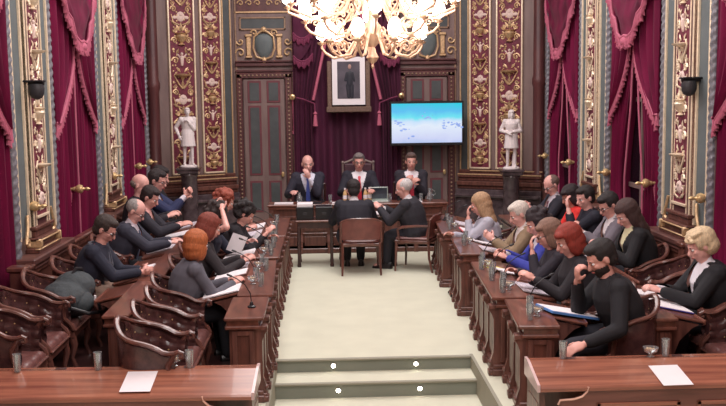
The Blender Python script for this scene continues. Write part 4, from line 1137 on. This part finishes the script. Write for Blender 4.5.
person('person','bald man in dark suit and blue tie, hand at mouth, presiding table left',(-.70,15.82,.17),-PI/2,lean=.18,head=(.15,.15,0),top=(46,44,58),shirt=(222,220,236),tie=(70,84,160),hair='bald',hc=(130,112,108),LH=(.27,.03,.89),RH=(.40,-.24,.70),pn=((-1,0,.2),None),skin=skin_p,scale=1.04)
person('person','grey-haired man in glasses, dark suit and red tie presiding in the centre',(.15,15.82,.17),-PI/2,lean=.12,head=(0,.1,0),top=(40,38,50),shirt=(232,226,232),tie=(200,50,66),glasses=True,hc=(120,110,110),LH=(.42,.2,.70),RH=(.42,-.2,.70),scale=1.05,fat=1.1)
person('person','man in dark suit and red tie with clasped hands below the television',(1.02,15.82,.17),-PI/2,lean=.10,head=(0,.05,0),top=(44,40,50),shirt=(232,222,228),tie=(206,52,76),hc=(96,74,68),LH=(.27,.03,.82),RH=(.28,-.02,.79),pn=((-.2,-1,.3),(-.2,1,.3)),skin=skin_l,scale=1.04,curls=(.9,.9))

# ------------------------------------------------------------------ statues
def stat(x, y, z, rz, lab, **k):
    s_ = person('statue', lab, (x,y,z+.06*.6), rz, standing=True, statue=plaster_w, scale=.585, lean=.03, **k)
    s_['category'] = 'statue'
    g = MB(); g.lathe([(.24,-.06),(.25,-.03),(.22,.0),(.2,.01)], n=20); g.cap((-.12,.08,.0),(-.10,.08,.35),.07,.05); o = g.build('base', plaster_w, s_, True)
    r = empty('marble_pedestal', (x,y,0), 0, 'dark veined marble pedestal under the '+lab.split(',')[0], 'pedestal')
    g = MB(); g.box(-.21,.21,-.21,.21,0,.12,.01); g.box(-.18,.18,-.18,.18,.12,.2,.02); g.build('foot', marble_d, r)
    g = MB(); g.lathe([(.15,.2),(.155,.24),(.135,.3),(.135,z-.16),(.155,z-.13),(.15,z-.1)], n=20); g.build('shaft', marble_d, r, True)
    g = MB(); g.box(-.17,.17,-.17,.17,z-.1,z-.035,.012); g.box(-.19,.19,-.19,.19,z-.04,z,.008); g.build('cap', marble_d, r)
    return s_
stat(-2.70,16.05,1.33,-PI/2+.25,'white statue of a coated figure with hand on chest, left corner',head=(0,.05,0),LH=(.16,.02,1.22),RH=(.05,-.26,.86),coat=True,hair='short')
s2 = stat(2.74,15.95,1.22,-PI/2-.2,'white statue of a figure in short tunic and cap, right corner',head=(.2,.05,0),LH=(.14,.06,1.02),RH=(.14,-.12,1.00),hair='bob',coat=True)

# ------------------------------------------------------------------ foreground desks
def fg_desk(x0, x1, notch, lab):
    """top slopes down to the viewer; kneehole under the inner end"""
    r = empty('foreground_desk', ((x0+x1)/2, 6.6, -.26), 0, lab, 'desk'); w = (x1-x0)/2
    s = 1 if notch == 'right' else -1     # inner end (toward aisle)
    yb, yf, zb, zf = .24, -.20, .80, .715
    def P(x, q, dz=0): return (x, yb+(yf-yb)*q, zb+(zf-zb)*q+dz)
    g = MB()
    g.prism([(yb,zb-.035),(yb,zb),(yb-.09,zb),(yf,zf),(yf-.012,zf-.012),(yf-.012,zf-.035)], -w, w, 'x'); g.build('desktop', wood_fg, r)
    g = MB()
    for xx in (-w*.75,-w*.1,w*.62):
        g = MB(); g.box(xx-.04,xx+.04,yb-.06,yb-.01,zb-.001,zb+.0025,.001); g.build('recessed_inlay', wood_dark, r)
    g = MB(); ie = s*w
    g.prism([(yb,zb-.12),(yb,zb+.012),(yb-.09,zb+.012),(yf,zf+.012),(yf,zf-.04)], min(ie,ie+s*.02), max(ie,ie+s*.02), 'x'); g.build('edge_trim', mat('pale_edge_trim',(206,176,176),.3,coat=.4), r)
    g = MB(); g.box(-w,w,yb-.04,yb-.01,.0,zb-.03); g.build('modesty_panel', wood, r)
    # fascia with kneehole, inner part
    kn = w-.34
    a, b_ = (-w, kn-.0) if s > 0 else (-kn, w)
    g = MB(); g.box(a,b_,yf+.0,yf+.03,.0,zf-.03); g.build('fascia', wood_fgd, r)
    g = MB(); n = 3; ww = (b_-a)/n
    for i in range(n):
        xa, xb = a+ww*i+.06, a+ww*(i+1)-.06
        for q in ((xa,xb,.56,.59),(xa,xb,.1,.13),(xa,xa+.03,.1,.59),(xb-.03,xb,.1,.59)): g.box(q[0],q[1],yf-.012,yf,q[2],q[3],.004)
    g.build('panel_moulding', wood_fg, r)
    # curved bracket beside the kneehole with bright bead
    g = MB(); cx = s*kn
    pts = [(cx, yf-.006, zf-.005), (cx+s*.01,yf-.006,zf-.04), (cx+s*.045,yf-.006,zf-.075), (cx+s*.10,yf-.006,zf-.092),(cx+s*.2,yf-.006,zf-.098),(cx+s*.215,yf-.006,zf-.13)]
    g.tube(pts, .008, 6); g.build('kneehole_bead', mat('bead_wood',(224,178,160),.25,coat=.6), r, True)
    g = MB(); g.prism([(cx,zf-.03),(cx+s*.01,zf-.04),(cx+s*.045,zf-.075),(cx+s*.10,zf-.092),(cx+s*.2,zf-.098),(cx+s*.2,zf-.16),(cx,zf-.16)], yf+.0, yf+.03, 'y'); g.build('kneehole_bracket', wood_fgd, r)
    for xx in (s*(w-.02),):
        g = MB(); g.box(xx-.02,xx+.02,yf+.03,yb-.04,.0,zb-.09); g.box(xx-.024,xx+.024,yf+.06,yb-.07,.1,.58,.004); g.build('end_panel', wood_v, r)
    g = MB(); g.box(-w+.02,-w+.05,yf+.03,yb-.04,0,.7) if s > 0 else g.box(w-.05,w-.02,yf+.03,yb-.04,0,.7); g.build('end_panel', wood_v, r)
    return r
fgl = fg_desk(-3.55,-.945,'right','polished orange-brown foreground desk at lower left with a white sheet on top')
fgl.rotation_euler = (0,0,-.035); fgl.location.y = 6.64
fg_desk(1.06,3.55,'left','polished orange-brown foreground desk at lower right with a printed sheet on top')
sl = math.atan2(.085,.44)
def sheet(x, y, z, w, d, rz, m, lab, rx=0, ry=0, cat='paper', th=.002, name='paper_sheet'):
    o = MB().box(-w/2,w/2,-d/2,d/2,0,th).build(name, m); o.location = (x,y,z); o.rotation_euler = (rx,ry,rz); return tag(o, lab, cat)
zfg = lambda y: -.26+.80-(6.84-y)*(.085/.44)
sheet(-1.76,6.60,zfg(6.60)+.012,.215,.30,-.02,paper,'blank white sheet on the lower left foreground desk',rx=sl)
sheet(2.02,6.50,zfg(6.50)+.012,.215,.30,.03,paper,'white sheet with header line on the lower right foreground desk',rx=sl)
def tumbler():
    r = empty('drinking_glass'); r['category'] = 'glass'
    g = MB(); g.lathe([(.026,0),(.031,.13),(.029,.13),(.0245,.008),(.001,.008)], n=16, cap=False); g.lathe([(.0005,0),(.026,0)], n=16, cap=False); g.build('glass_body', glass, r, True)
    g = MB(); g.lathe([(.001,.009),(.0235,.009),(.0255,.07),(.001,.07)], n=16); g.build('water', glass, r, True)
    return r
gl = Proto(tumbler())
fgz = lambda y: zfg(y)+.001
for x, w in ((-2.67,'far left on the lower left desk'),(-2.09,'middle on the lower left desk'),(-1.43,'right on the lower left desk by the sheet')):
    gl.at((x,6.80,.5415),0,'water glass standing '+w)
for x, w in ((1.32,'left on the lower right desk below the bearded man'),):
    gl.at((x,6.80,.5415),0,'water glass standing '+w)
_fgb = 1
gl.at((2.09,6.80,.5415),0,'water glass standing right on the lower right desk by the sheet')

# ------------------------------------------------------------------ things on the bench desks
def mic():
    r = empty('gooseneck_microphone'); r['category'] = 'microphone'
    g = MB(); g.lathe([(.035,0),(.035,.012),(.018,.02),(.012,.045),(.005,.05)], n=12); g.build('base', black_m, r, True)
    g = MB(); g.tube([(0,0,.04),(.01,0,.12),(.06,0,.19),(.14,0,.235),(.20,0,.255)], .0045, 6); g.build('gooseneck', black_m, r, True)
    g = MB(); g.cap((.20,0,.255),(.235,0,.265),.010,.010,8); g.build('microphone_head', dkgrey, r, True)
    return r
mc = Proto(mic())
def bowl():
    r = empty('glass_bowl'); r['category'] = 'bowl'
    g = MB(); g.lathe([(.028,0),(.03,.006),(.012,.014),(.012,.02),(.05,.045),(.058,.075),(.055,.075),(.046,.048),(.001,.028)], n=16, cap=False); g.build('bowl_body', glass, r, True)
    g = MB(); rr = random.Random(3)
    for k in range(7): g.ell((rr.uniform(-.028,.028), rr.uniform(-.028,.028), .048+rr.uniform(0,.018)), (.014,.01,.008), 6)
    g.build('wrapped_sweets', mat('sweets',(206,180,150),.5,var=.4,scale=60), r, True); r.children[-1]['kind'] = 'stuff'
    return r
bw = Proto(bowl())
bw.at((1.97,6.78,.5415),0,'small glass bowl on the lower right foreground desk above the sheet')
bw.at((-1.55,6.84,.5415),0,'small glass bowl beside the right glass on the lower left desk')
def bottle():
    r = empty('water_bottle'); r['category'] = 'bottle'
    g = MB(); g.lathe([(.03,0),(.033,.01),(.033,.13),(.025,.16),(.012,.19),(.012,.205)], n=14); g.build('bottle_body', amber, r, True)
    g = MB(); g.lathe([(.0345,.05),(.0345,.11)], n=14, cap=False); g.build('bottle_label', paper, r, True)
    g = MB(); g.lathe([(.015,.2),(.015,.225),(.002,.226)], n=10); g.build('cap', paper, r, True)
    return r
bt = Proto(bottle())
LZ = .7205
fr = {'L1':-1.10,'L2':-1.10,'L3':-1.10,'L4':-1.10,'L5':-1.10,'R1':1.27,'R2':1.27,'R3':1.22,'R4':1.22,'R5':1.22,'R6':1.24}
yo = {'L1':9.0,'L2':9.8,'L3':10.75,'L4':11.75,'L5':11.3,'R1':12.5,'R2':11.2,'R3':9.65,'R4':9.05,'R5':8.5,'R6':7.45}
for k, x in fr.items():
    y = yo[k]; s = 1 if x > 0 else -1
    gl.at((x-.0*s, y+.12, LZ), 0, 'water glass on the desk ledge before the '+ANCH[k])
    if k not in ('L4','R4'): bw.at((x+.02*s, y-.05, LZ), 0, 'small glass bowl of sweets on the ledge before the '+ANCH[k])
    gl.at((x-.06*s, y-.16, LZ), 0, 'second water glass on the ledge before the '+ANCH[k])
    mc.at((x+.03*s, y+.26, LZ), (0 if s > 0 else PI)+.4*s, 'black gooseneck microphone on the desk before the '+ANCH[k])
mc.at((-1.06, 7.95, LZ), PI-.5, 'black gooseneck microphone alone on the narrow pedestal desk')
mc.at((1.27, 13.3, LZ), .3, 'black gooseneck microphone on the far right aisle desk beside the presiding table')
mc.at((-1.10, 12.75, LZ), PI-.3, 'black gooseneck microphone on the far left aisle desk beside the clerk table')
gl.at((-1.08, 12.45, LZ), 0, 'water glass at near end of the far left aisle desk')
gl.at((-1.10, 13.25, LZ), 0, 'water glass at far end of the far left aisle desk')
gl.at((1.27, 13.0, LZ), 0, 'water glass on the far right aisle desk')
bw.at((-1.12, 12.95, LZ), 0, 'small glass bowl on the far left aisle desk')
SLP = .216
def zs(x, face, w): return .715+.022-(abs(x)-(face+w+.02))*math.tan(SLP)
def leaflet(k, x, y, w, d, m, lab, face, wd, rz=0, name='open_booklet', cat='paper', th=.01):
    s = 1 if x > 0 else -1
    r = empty(name, (x,y,zs(x,face,wd)-.016), (0 if s > 0 else PI)+rz, lab, cat); r.rotation_euler = (0,SLP,r.rotation_euler[2])
    if name == 'open_booklet':
        g = MB()
        for q in (1,-1):
            g.grid(lambda u,v,q=q: (-w/2+w*u, q*d/2*v, th*(.3+.9*math.sin(min(1,v*1.6)*PI*.5)*(1-.6*v))), 4, 8, (0,0,-th*.3))
        g.build('pages', m, r, True)
        MB().box(-w/2-.004,w/2+.004,-d/2-.004,d/2+.004,-.003,0).build('cover', paper, r)
    else:
        MB().box(-w/2,w/2,-d/2,d/2,0,th,.002).build('cover', m, r); MB().box(-w/2+.01,w/2-.004,-d/2+.006,d/2-.006,th,th+.004).build('sheets', paper, r)
    return r
blue_f = mat('blue_folder', (92,140,206), .5, var=.06); pink_f = mat('pink_folder', (226,110,120), .5, var=.06)
yel_f = mat('yellow_folder', (214,196,90), .6, var=.05); navyf = mat('purple_folder', (70,60,150), .5, var=.1)
leaflet(0,1.56,7.62,.44,.30,blue_f,'blue folder with papers on the nearest right aisle desk',1.12,.27,name='folder',cat='folder',th=.02,rz=.25)
leaflet(0,1.50,8.55,.30,.42,paper_txt,'open printed booklet before the red-haired woman in black',1.11,.27)
leaflet(0,1.52,9.35,.46,.34,paper,'large white open booklet before the woman in blue jacket',1.11,.27,rz=.25)
leaflet(0,1.56,10.75,.40,.32,paper_txt,'open printed booklet before the white-haired man in tan jacket',1.14,.27)
leaflet(0,1.52,11.3,.30,.36,paper,'white booklet between the white-haired man and the blonde woman',1.14,.27,rz=.3)
leaflet(0,1.50,12.10,.36,.40,pink_f,'pink folder before the long-haired blonde woman',1.15,.27,name='folder',cat='folder',th=.015)
leaflet(0,1.54,12.95,.30,.40,paper_txt,'open printed booklet at the far right aisle desk',1.15,.27)
sheet(1.30,9.55,LZ,.12,.2,.4,yel_f,'yellow card lying before the woman in blue jacket')
leaflet(0,-1.40,8.80,.34,.34,paper,'open white booklet before the auburn-haired woman in grey jacket',.97,.27)
leaflet(0,-1.38,9.55,.34,.32,wood_top and mat('brown_folder',(128,92,84),.5),'brown folder before the woman with dark red hair',.97,.27,name='folder',cat='folder',th=.015)
leaflet(0,-1.42,10.25-.22,.34,.28,paper_txt,'printed booklet past the brown folder, left aisle desk',.97,.27)
leaflet(0,-1.42,10.9,.36,.34,paper,'white booklet before the woman with hand on head',.98,.27)
leaflet(0,-1.42,11.55,.34,.30,paper_txt,'printed booklet before the black-haired woman reading papers',.98,.27)
leaflet(0,-1.42,12.5,.30,.44,paper_txt,'printed booklet on the far left aisle desk, nearer one',.97,.27)
leaflet(0,-1.42,13.2,.30,.44,paper,'white booklet on the far left aisle desk, farther one',.97,.27)
leaflet(0,-2.40,9.95,.30,.40,paper,'white papers with black spectacles case before the man in navy sweater',2.09,.17)
leaflet(0,-2.40,11.4,.30,.40,paper_txt,'printed booklet before the grey-haired man with striped tie',2.09,.17)
leaflet(0,-2.40,12.5,.30,.46,paper,'white open booklet before the young man in pink shirt',2.09,.17)
leaflet(0,-2.42,13.4,.32,.46,paper_txt,'printed booklet before the man in glasses and navy suit',2.09,.17)
leaflet(0,2.46,7.75,.30,.36,navyf,'purple brochure on the desk before the short-haired blonde woman',2.16,.17,name='folder',cat='folder')
leaflet(0,2.44,8.25,.26,.30,paper,'white booklet beside the purple brochure, right rear desk',2.16,.17)
leaflet(0,2.48,10.1,.26,.34,paper_txt,'printed booklet before the brown-haired woman in black jacket',2.16,.17)
g = MB(); g.cap((0,-.06,.016),(0,.06,.016),.02,.02,8); o = g.build('spectacles_case', black_m, None, True); o.location = (-2.42,9.98,zs(-2.42,2.09,.17)); tag(o,'black spectacles case on the papers before the man in navy sweater','case')
def slate(name, x, y, z, rz, ry, w, d, lab, cat):
    r = empty(name, (x,y,z), rz, lab, cat); r.rotation_euler = (0,ry,rz)
    MB().box(-w/2,w/2,-d/2,d/2,0,.009,.003).build('casing', black_m, r); MB().box(-w/2+.012,w/2-.012,-d/2+.012,d/2-.012,.009,.0105).build('screen', mat('dark_screen',(50,54,66),.15), r)
slate('tablet',2.53,13.42,.84,PI,-.5,.19,.26,'tablet held by the balding man at far right','tablet')
slate('phone',2.53,10.66,.86,PI,-.4,.14,.07,'phone held by the man in grey suit','phone')
slate('phone',-2.36,10.98,.80,0,-.3,.14,.07,'phone in the hands of the grey-haired man with striped tie','phone')
sheet(-1.28,11.32,.80,.20,.28,.2,paper,'white paper held up by the black-haired woman',ry=-.9)
sheet(-1.42,10.60,.86,.21,.29,.5,paper,'white paper standing before the woman with hand on head',ry=-1.1,rx=.2)
for sx, y0, y1, w in ((-1,8.95,14.2,'left'),(1,9.6,14.2,'right')):
    r = empty('bench_backboard', (sx*3.30,(y0+y1)/2,0), 0, 'long carved wooden backboard behind the rear seats along the %s wall' % w, 'bench back')
    h = (y1-y0)/2
    MB().box(-.02,.02,-h,h,.0,.86,.005).build('board', wood, r)
    g = MB(); g.box(-.05,.05,-h,h,.86,.91,.015); g.box(-.035,.035,-h,h,.80,.86,.01); g.build('top_rail', wood_chair, r)
    g = MB(); g.box(-.07,.07,-h-.12,-h,0,.90,.01); g.box(-.09,.09,-h-.14,-h+.02,.90,.95,.012); g.box(-.05,.05,-h-.128,-h-.115,.2,.7,.005); g.build('end_post', wood_chair, r)
# rucksack on the armchair
r = empty('rucksack', (-2.84,8.78,.50), 0, 'dark grey-green rucksack lying on an armchair at left', 'bag'); r.scale = (1.15,1.15,1.25)
bagm = mat('rucksack_fabric',(62,68,72),.8,var=.2,scale=14,bump=.3)
g = MB(); g.ell((0,-.02,.13),(.20,.25,.14),14); g.ell((.05,.08,.20),(.17,.18,.12),14); remesh(g,'bag_body',[bagm],r,.015,2)
g = MB(); g.ell((.12,-.04,.10),(.11,.15,.10),12); remesh(g,'front_pocket',[bagm],r,.015,2)
g = MB(); g.tube([(.05,.02,.30),(.07,.06,.34),(.10,.12,.33),(.11,.16,.28)],[.012]*4,8); g.tube([(.1,-.25,.1),(.22,-.2,.05),(.27,0,.02),(.22,.15,.06)],[.014]*4,8); g.build('strap', black_m, r, True)
g = MB(); g.box(.215,.232,.02,.04,.08,.14,.003); g.build('zip_tag', paper, r)
# ------------------------------------------------------------------ things on the presiding table
TZ = .7905
for i,(x,y) in enumerate(((-.02,15.28),(.05,15.22),(.23,15.24),(.30,15.30),(-.10,15.22))):
    bt.at((x,y,TZ),0,'small amber water bottle before the presiding man','bottles before the presiding man')
r = empty('laptop', (.44,15.22,TZ), 0, 'open laptop with pale lid on the presiding table', 'laptop')
MB().box(-.16,.16,-.08,.14,0,.015,.004).build('keyboard_base', mat('silver_casing',(186,196,190),.3,.3), r)
g = MB(Matrix.Translation((0,.13,.015)) @ Matrix.Rotation(.15,4,'X')); g.box(-.16,.16,0,.008,0,.21,.003); g.build('lid', MATS['silver_casing'], r)
g = MB(Matrix.Translation((0,.13,.015)) @ Matrix.Rotation(.15,4,'X')); g.box(-.145,.145,-.003,0,.015,.195); g.build('screen', MATS['dark_screen'], r)
r = empty('water_carafe', (1.27,15.2,TZ), 0, 'glass carafe at right end of the presiding table', 'carafe')
g = MB(); g.lathe([(.045,0),(.055,.03),(.05,.1),(.025,.16),(.03,.2),(.028,.2),(.022,.16),(.045,.1),(.05,.03),(.002,.006)], n=16, cap=False); g.build('carafe_body', glass, r, True)
g = MB(); g.tube([(.05,0,.08),(.085,0,.11),(.08,0,.16),(.03,0,.18)], .006, 6); g.build('handle', glass, r, True)
r = empty('water_carafe', (-.83,15.12,TZ), 0, 'glass carafe before the bald man in blue tie', 'carafe')
g = MB(); g.lathe([(.04,0),(.045,.03),(.045,.1),(.02,.15),(.02,.18),(.018,.18),(.018,.15),(.04,.1),(.04,.03),(.002,.006)], n=16, cap=False); g.build('carafe_body', glass, r, True)
gl.at((-.34,15.15,TZ),0,'drinking glass between the bald man and the bottles')
gl.at((1.12,15.12,TZ),0,'drinking glass beside the carafe below the television')
gl.at((.62,15.14,TZ),0,'drinking glass right of the laptop on the presiding table')
sheet(-1.08,15.13,TZ,.30,.22,0,paper,'white papers at left end of the presiding table',th=.012)
sheet(-.63,15.12,TZ,.34,.20,0,mat('black_folder',(34,32,38),.5),'black folder before the bald man in blue tie',th=.012,cat='folder',name='closed_folder')
sheet(.98,15.13,TZ,.30,.20,.05,paper,'white papers before the man with clasped hands',th=.01)
sheet(-.22,15.1,TZ,.18,.14,.0,paper,'small white papers left of the bottles on the presiding table',th=.01)
sheet(.26,14.05,.742,.30,.40,.1,paper,'white papers spread on the clerk table',th=.006)
for x, w in ((-.45,'left of the presiding man'),(.78,'before the man with clasped hands')):
    mc.at((x,15.3,TZ),PI/2,'black gooseneck microphone on the presiding table '+w)

# ------------------------------------------------------------------ step lights
for x, y, z, w in ((-.37,8.835,-.062,'upper step, left'),(.42,8.835,-.062,'upper step, right'),(-.33,8.47,-.19,'lower step, left'),(.42,8.47,-.19,'lower step, right')):
    r = empty('step_light', (x,y,z), 0, 'small round white light set in the '+w, 'step light', 'step lights')
    T = Matrix.Rotation(PI/2,4,'X')
    g = MB(); g.lathe([(.028,0),(.028,.006),(.02,.008)], n=16, T=T); g.build('light_rim', chrome, r, True)
    g = MB(); g.lathe([(.021,.005),(.019,.011),(.003,.012)], n=16, T=T); g.build('light_lens', emis('step_lens',(255,248,225),14), r, True)

# ------------------------------------------------------------------ chandelier
CX, CY = -.03, 7.5
r = empty('chandelier', (CX,CY,2.78), 0, 'gilded many-armed chandelier with glowing frosted shades, cut by the top edge', 'chandelier')
gch = mat('chandelier_gold', (222,186,158), .34, .35, var=.1, scale=20)
g = MB(); g.lathe([(.003,-.08),(.014,-.06),(.008,-.04),(.03,-.02),(.05,.01),(.03,.05),(.02,.09),(.06,.13),(.09,.19),(.07,.25),(.03,.30),(.035,.42),(.08,.50),(.1,.58),(.06,.66),(.025,.72),(.025,1.1),(.05,1.2),(.02,1.3),(.012,3.8)], n=20); g.build('central_stem', gch, r, True)
g = MB(); g.lathe([(.07,3.72),(.12,3.78),(.13,3.82)], n=20); g.build('ceiling_rose', gch, r, True)
shade_m = emis('frosted_shade', (255,238,232), 12)
def chand_arm(R_, z0, zd, zc, n_sc):
    a = MB(); pts = []
    ctrl = [(.04,z0),(.12,z0-.05),(.22*R_/.42,zd+.01),(.32*R_/.42,zd-.01),(.39*R_/.42,zd+.03),(R_*1.0,zc-.03),(R_,zc)]
    a.tube([(x,0,z) for x,z in ctrl], [.013,.012,.012,.011,.011,.010,.010], 8)
    for cx, cz, rr, dr in ((R_*.45,(z0+zd)/2+.06,.06,1),(R_*.70,zd+.07,.055,-1),(R_*.85,zd+.1,.035,1)):
        a.tube([(cx+dr*rr*(1-i/16)*math.cos(i*.6),0,cz+rr*(1-i/16)*math.sin(i*.6)) for i in range(15)], .007, 6)
    a.lathe([(.008,-.01),(.03,.0),(.038,.012),(.014,.014),(.012,.04)], (R_,0,zc), 12)
    s = MB(); s.lathe([(.014,.03),(.040,.05),(.052,.085),(.046,.125),(.030,.155),(.012,.17)], (R_,0,zc), 14)
    return a, s
for n_, R_, z0, zd, zc, off in ((9,.40,.22,.02,.12,.2),(8,.52,.48,.18,.28,.0),(13,.66,.70,.32,.40,.11)):
    a, s = chand_arm(R_, z0, zd, zc, 2); A = S_ = None
    for i in range(n_):
        if A is None:
            A = a.build('scrolled_arm', gch, r, True); S_ = s.build('frosted_glass_shade', shade_m, A, True); o = A
        else:
            o = A.copy(); col.objects.link(o); o.parent = r; q = S_.copy(); col.objects.link(q); q.parent = o
        o.rotation_euler = (0,0,off+2*PI*i/n_)
# ------------------------------------------------------------------ lights
def area(loc, size, e, c=(1,.955,.955), rot=(0,0,0), sy=None):
    l = bpy.data.lights.new('ceiling_fill_light', 'AREA'); l.energy = e; l.color = c; l.size = size
    if sy: l.shape = 'RECTANGLE'; l.size_y = sy
    o = bpy.data.objects.new('ceiling_fill_light', l); o.location = loc; o.rotation_euler = rot; col.objects.link(o); return o
area((0,4,6.4), 4, 300, sy=4)  # added broad fill under the ceiling, no fixture built there
area((0,11.5,6.4), 4, 400, sy=6)  # second added fill, over the benches, likewise without a fixture
def point(loc, e, rad=.3, c=(1,.94,.93)):
    l = bpy.data.lights.new('chandelier_and_fill_glow', 'POINT'); l.energy = e; l.color = c; l.shadow_soft_size = rad
    o = bpy.data.objects.new('chandelier_and_fill_glow', l); o.location = loc; col.objects.link(o)
point((CX,CY,3.9), 90, .5)
point((0,14.2,4.9), 120, .5)  # unseen light added toward the presiding table, no chandelier built here
point((0,2.0,4.4), 160, .6)  # unseen light added near the camera end, no chandelier built here
w = bpy.data.worlds.new('world'); sc.world = w; w.use_nodes = True
w.node_tree.nodes['Background'].inputs[0].default_value = (.6,.5,.55,1); w.node_tree.nodes['Background'].inputs[1].default_value = .3
sc.view_settings.view_transform = 'Standard'; sc.view_settings.look = 'None'; sc.view_settings.gamma = 1; sc.view_settings.exposure = 0
try: sc.view_settings.use_curve_mapping = False
except Exception: pass
sc.cycles.max_bounces = 8; sc.cycles.sample_clamp_indirect = 4
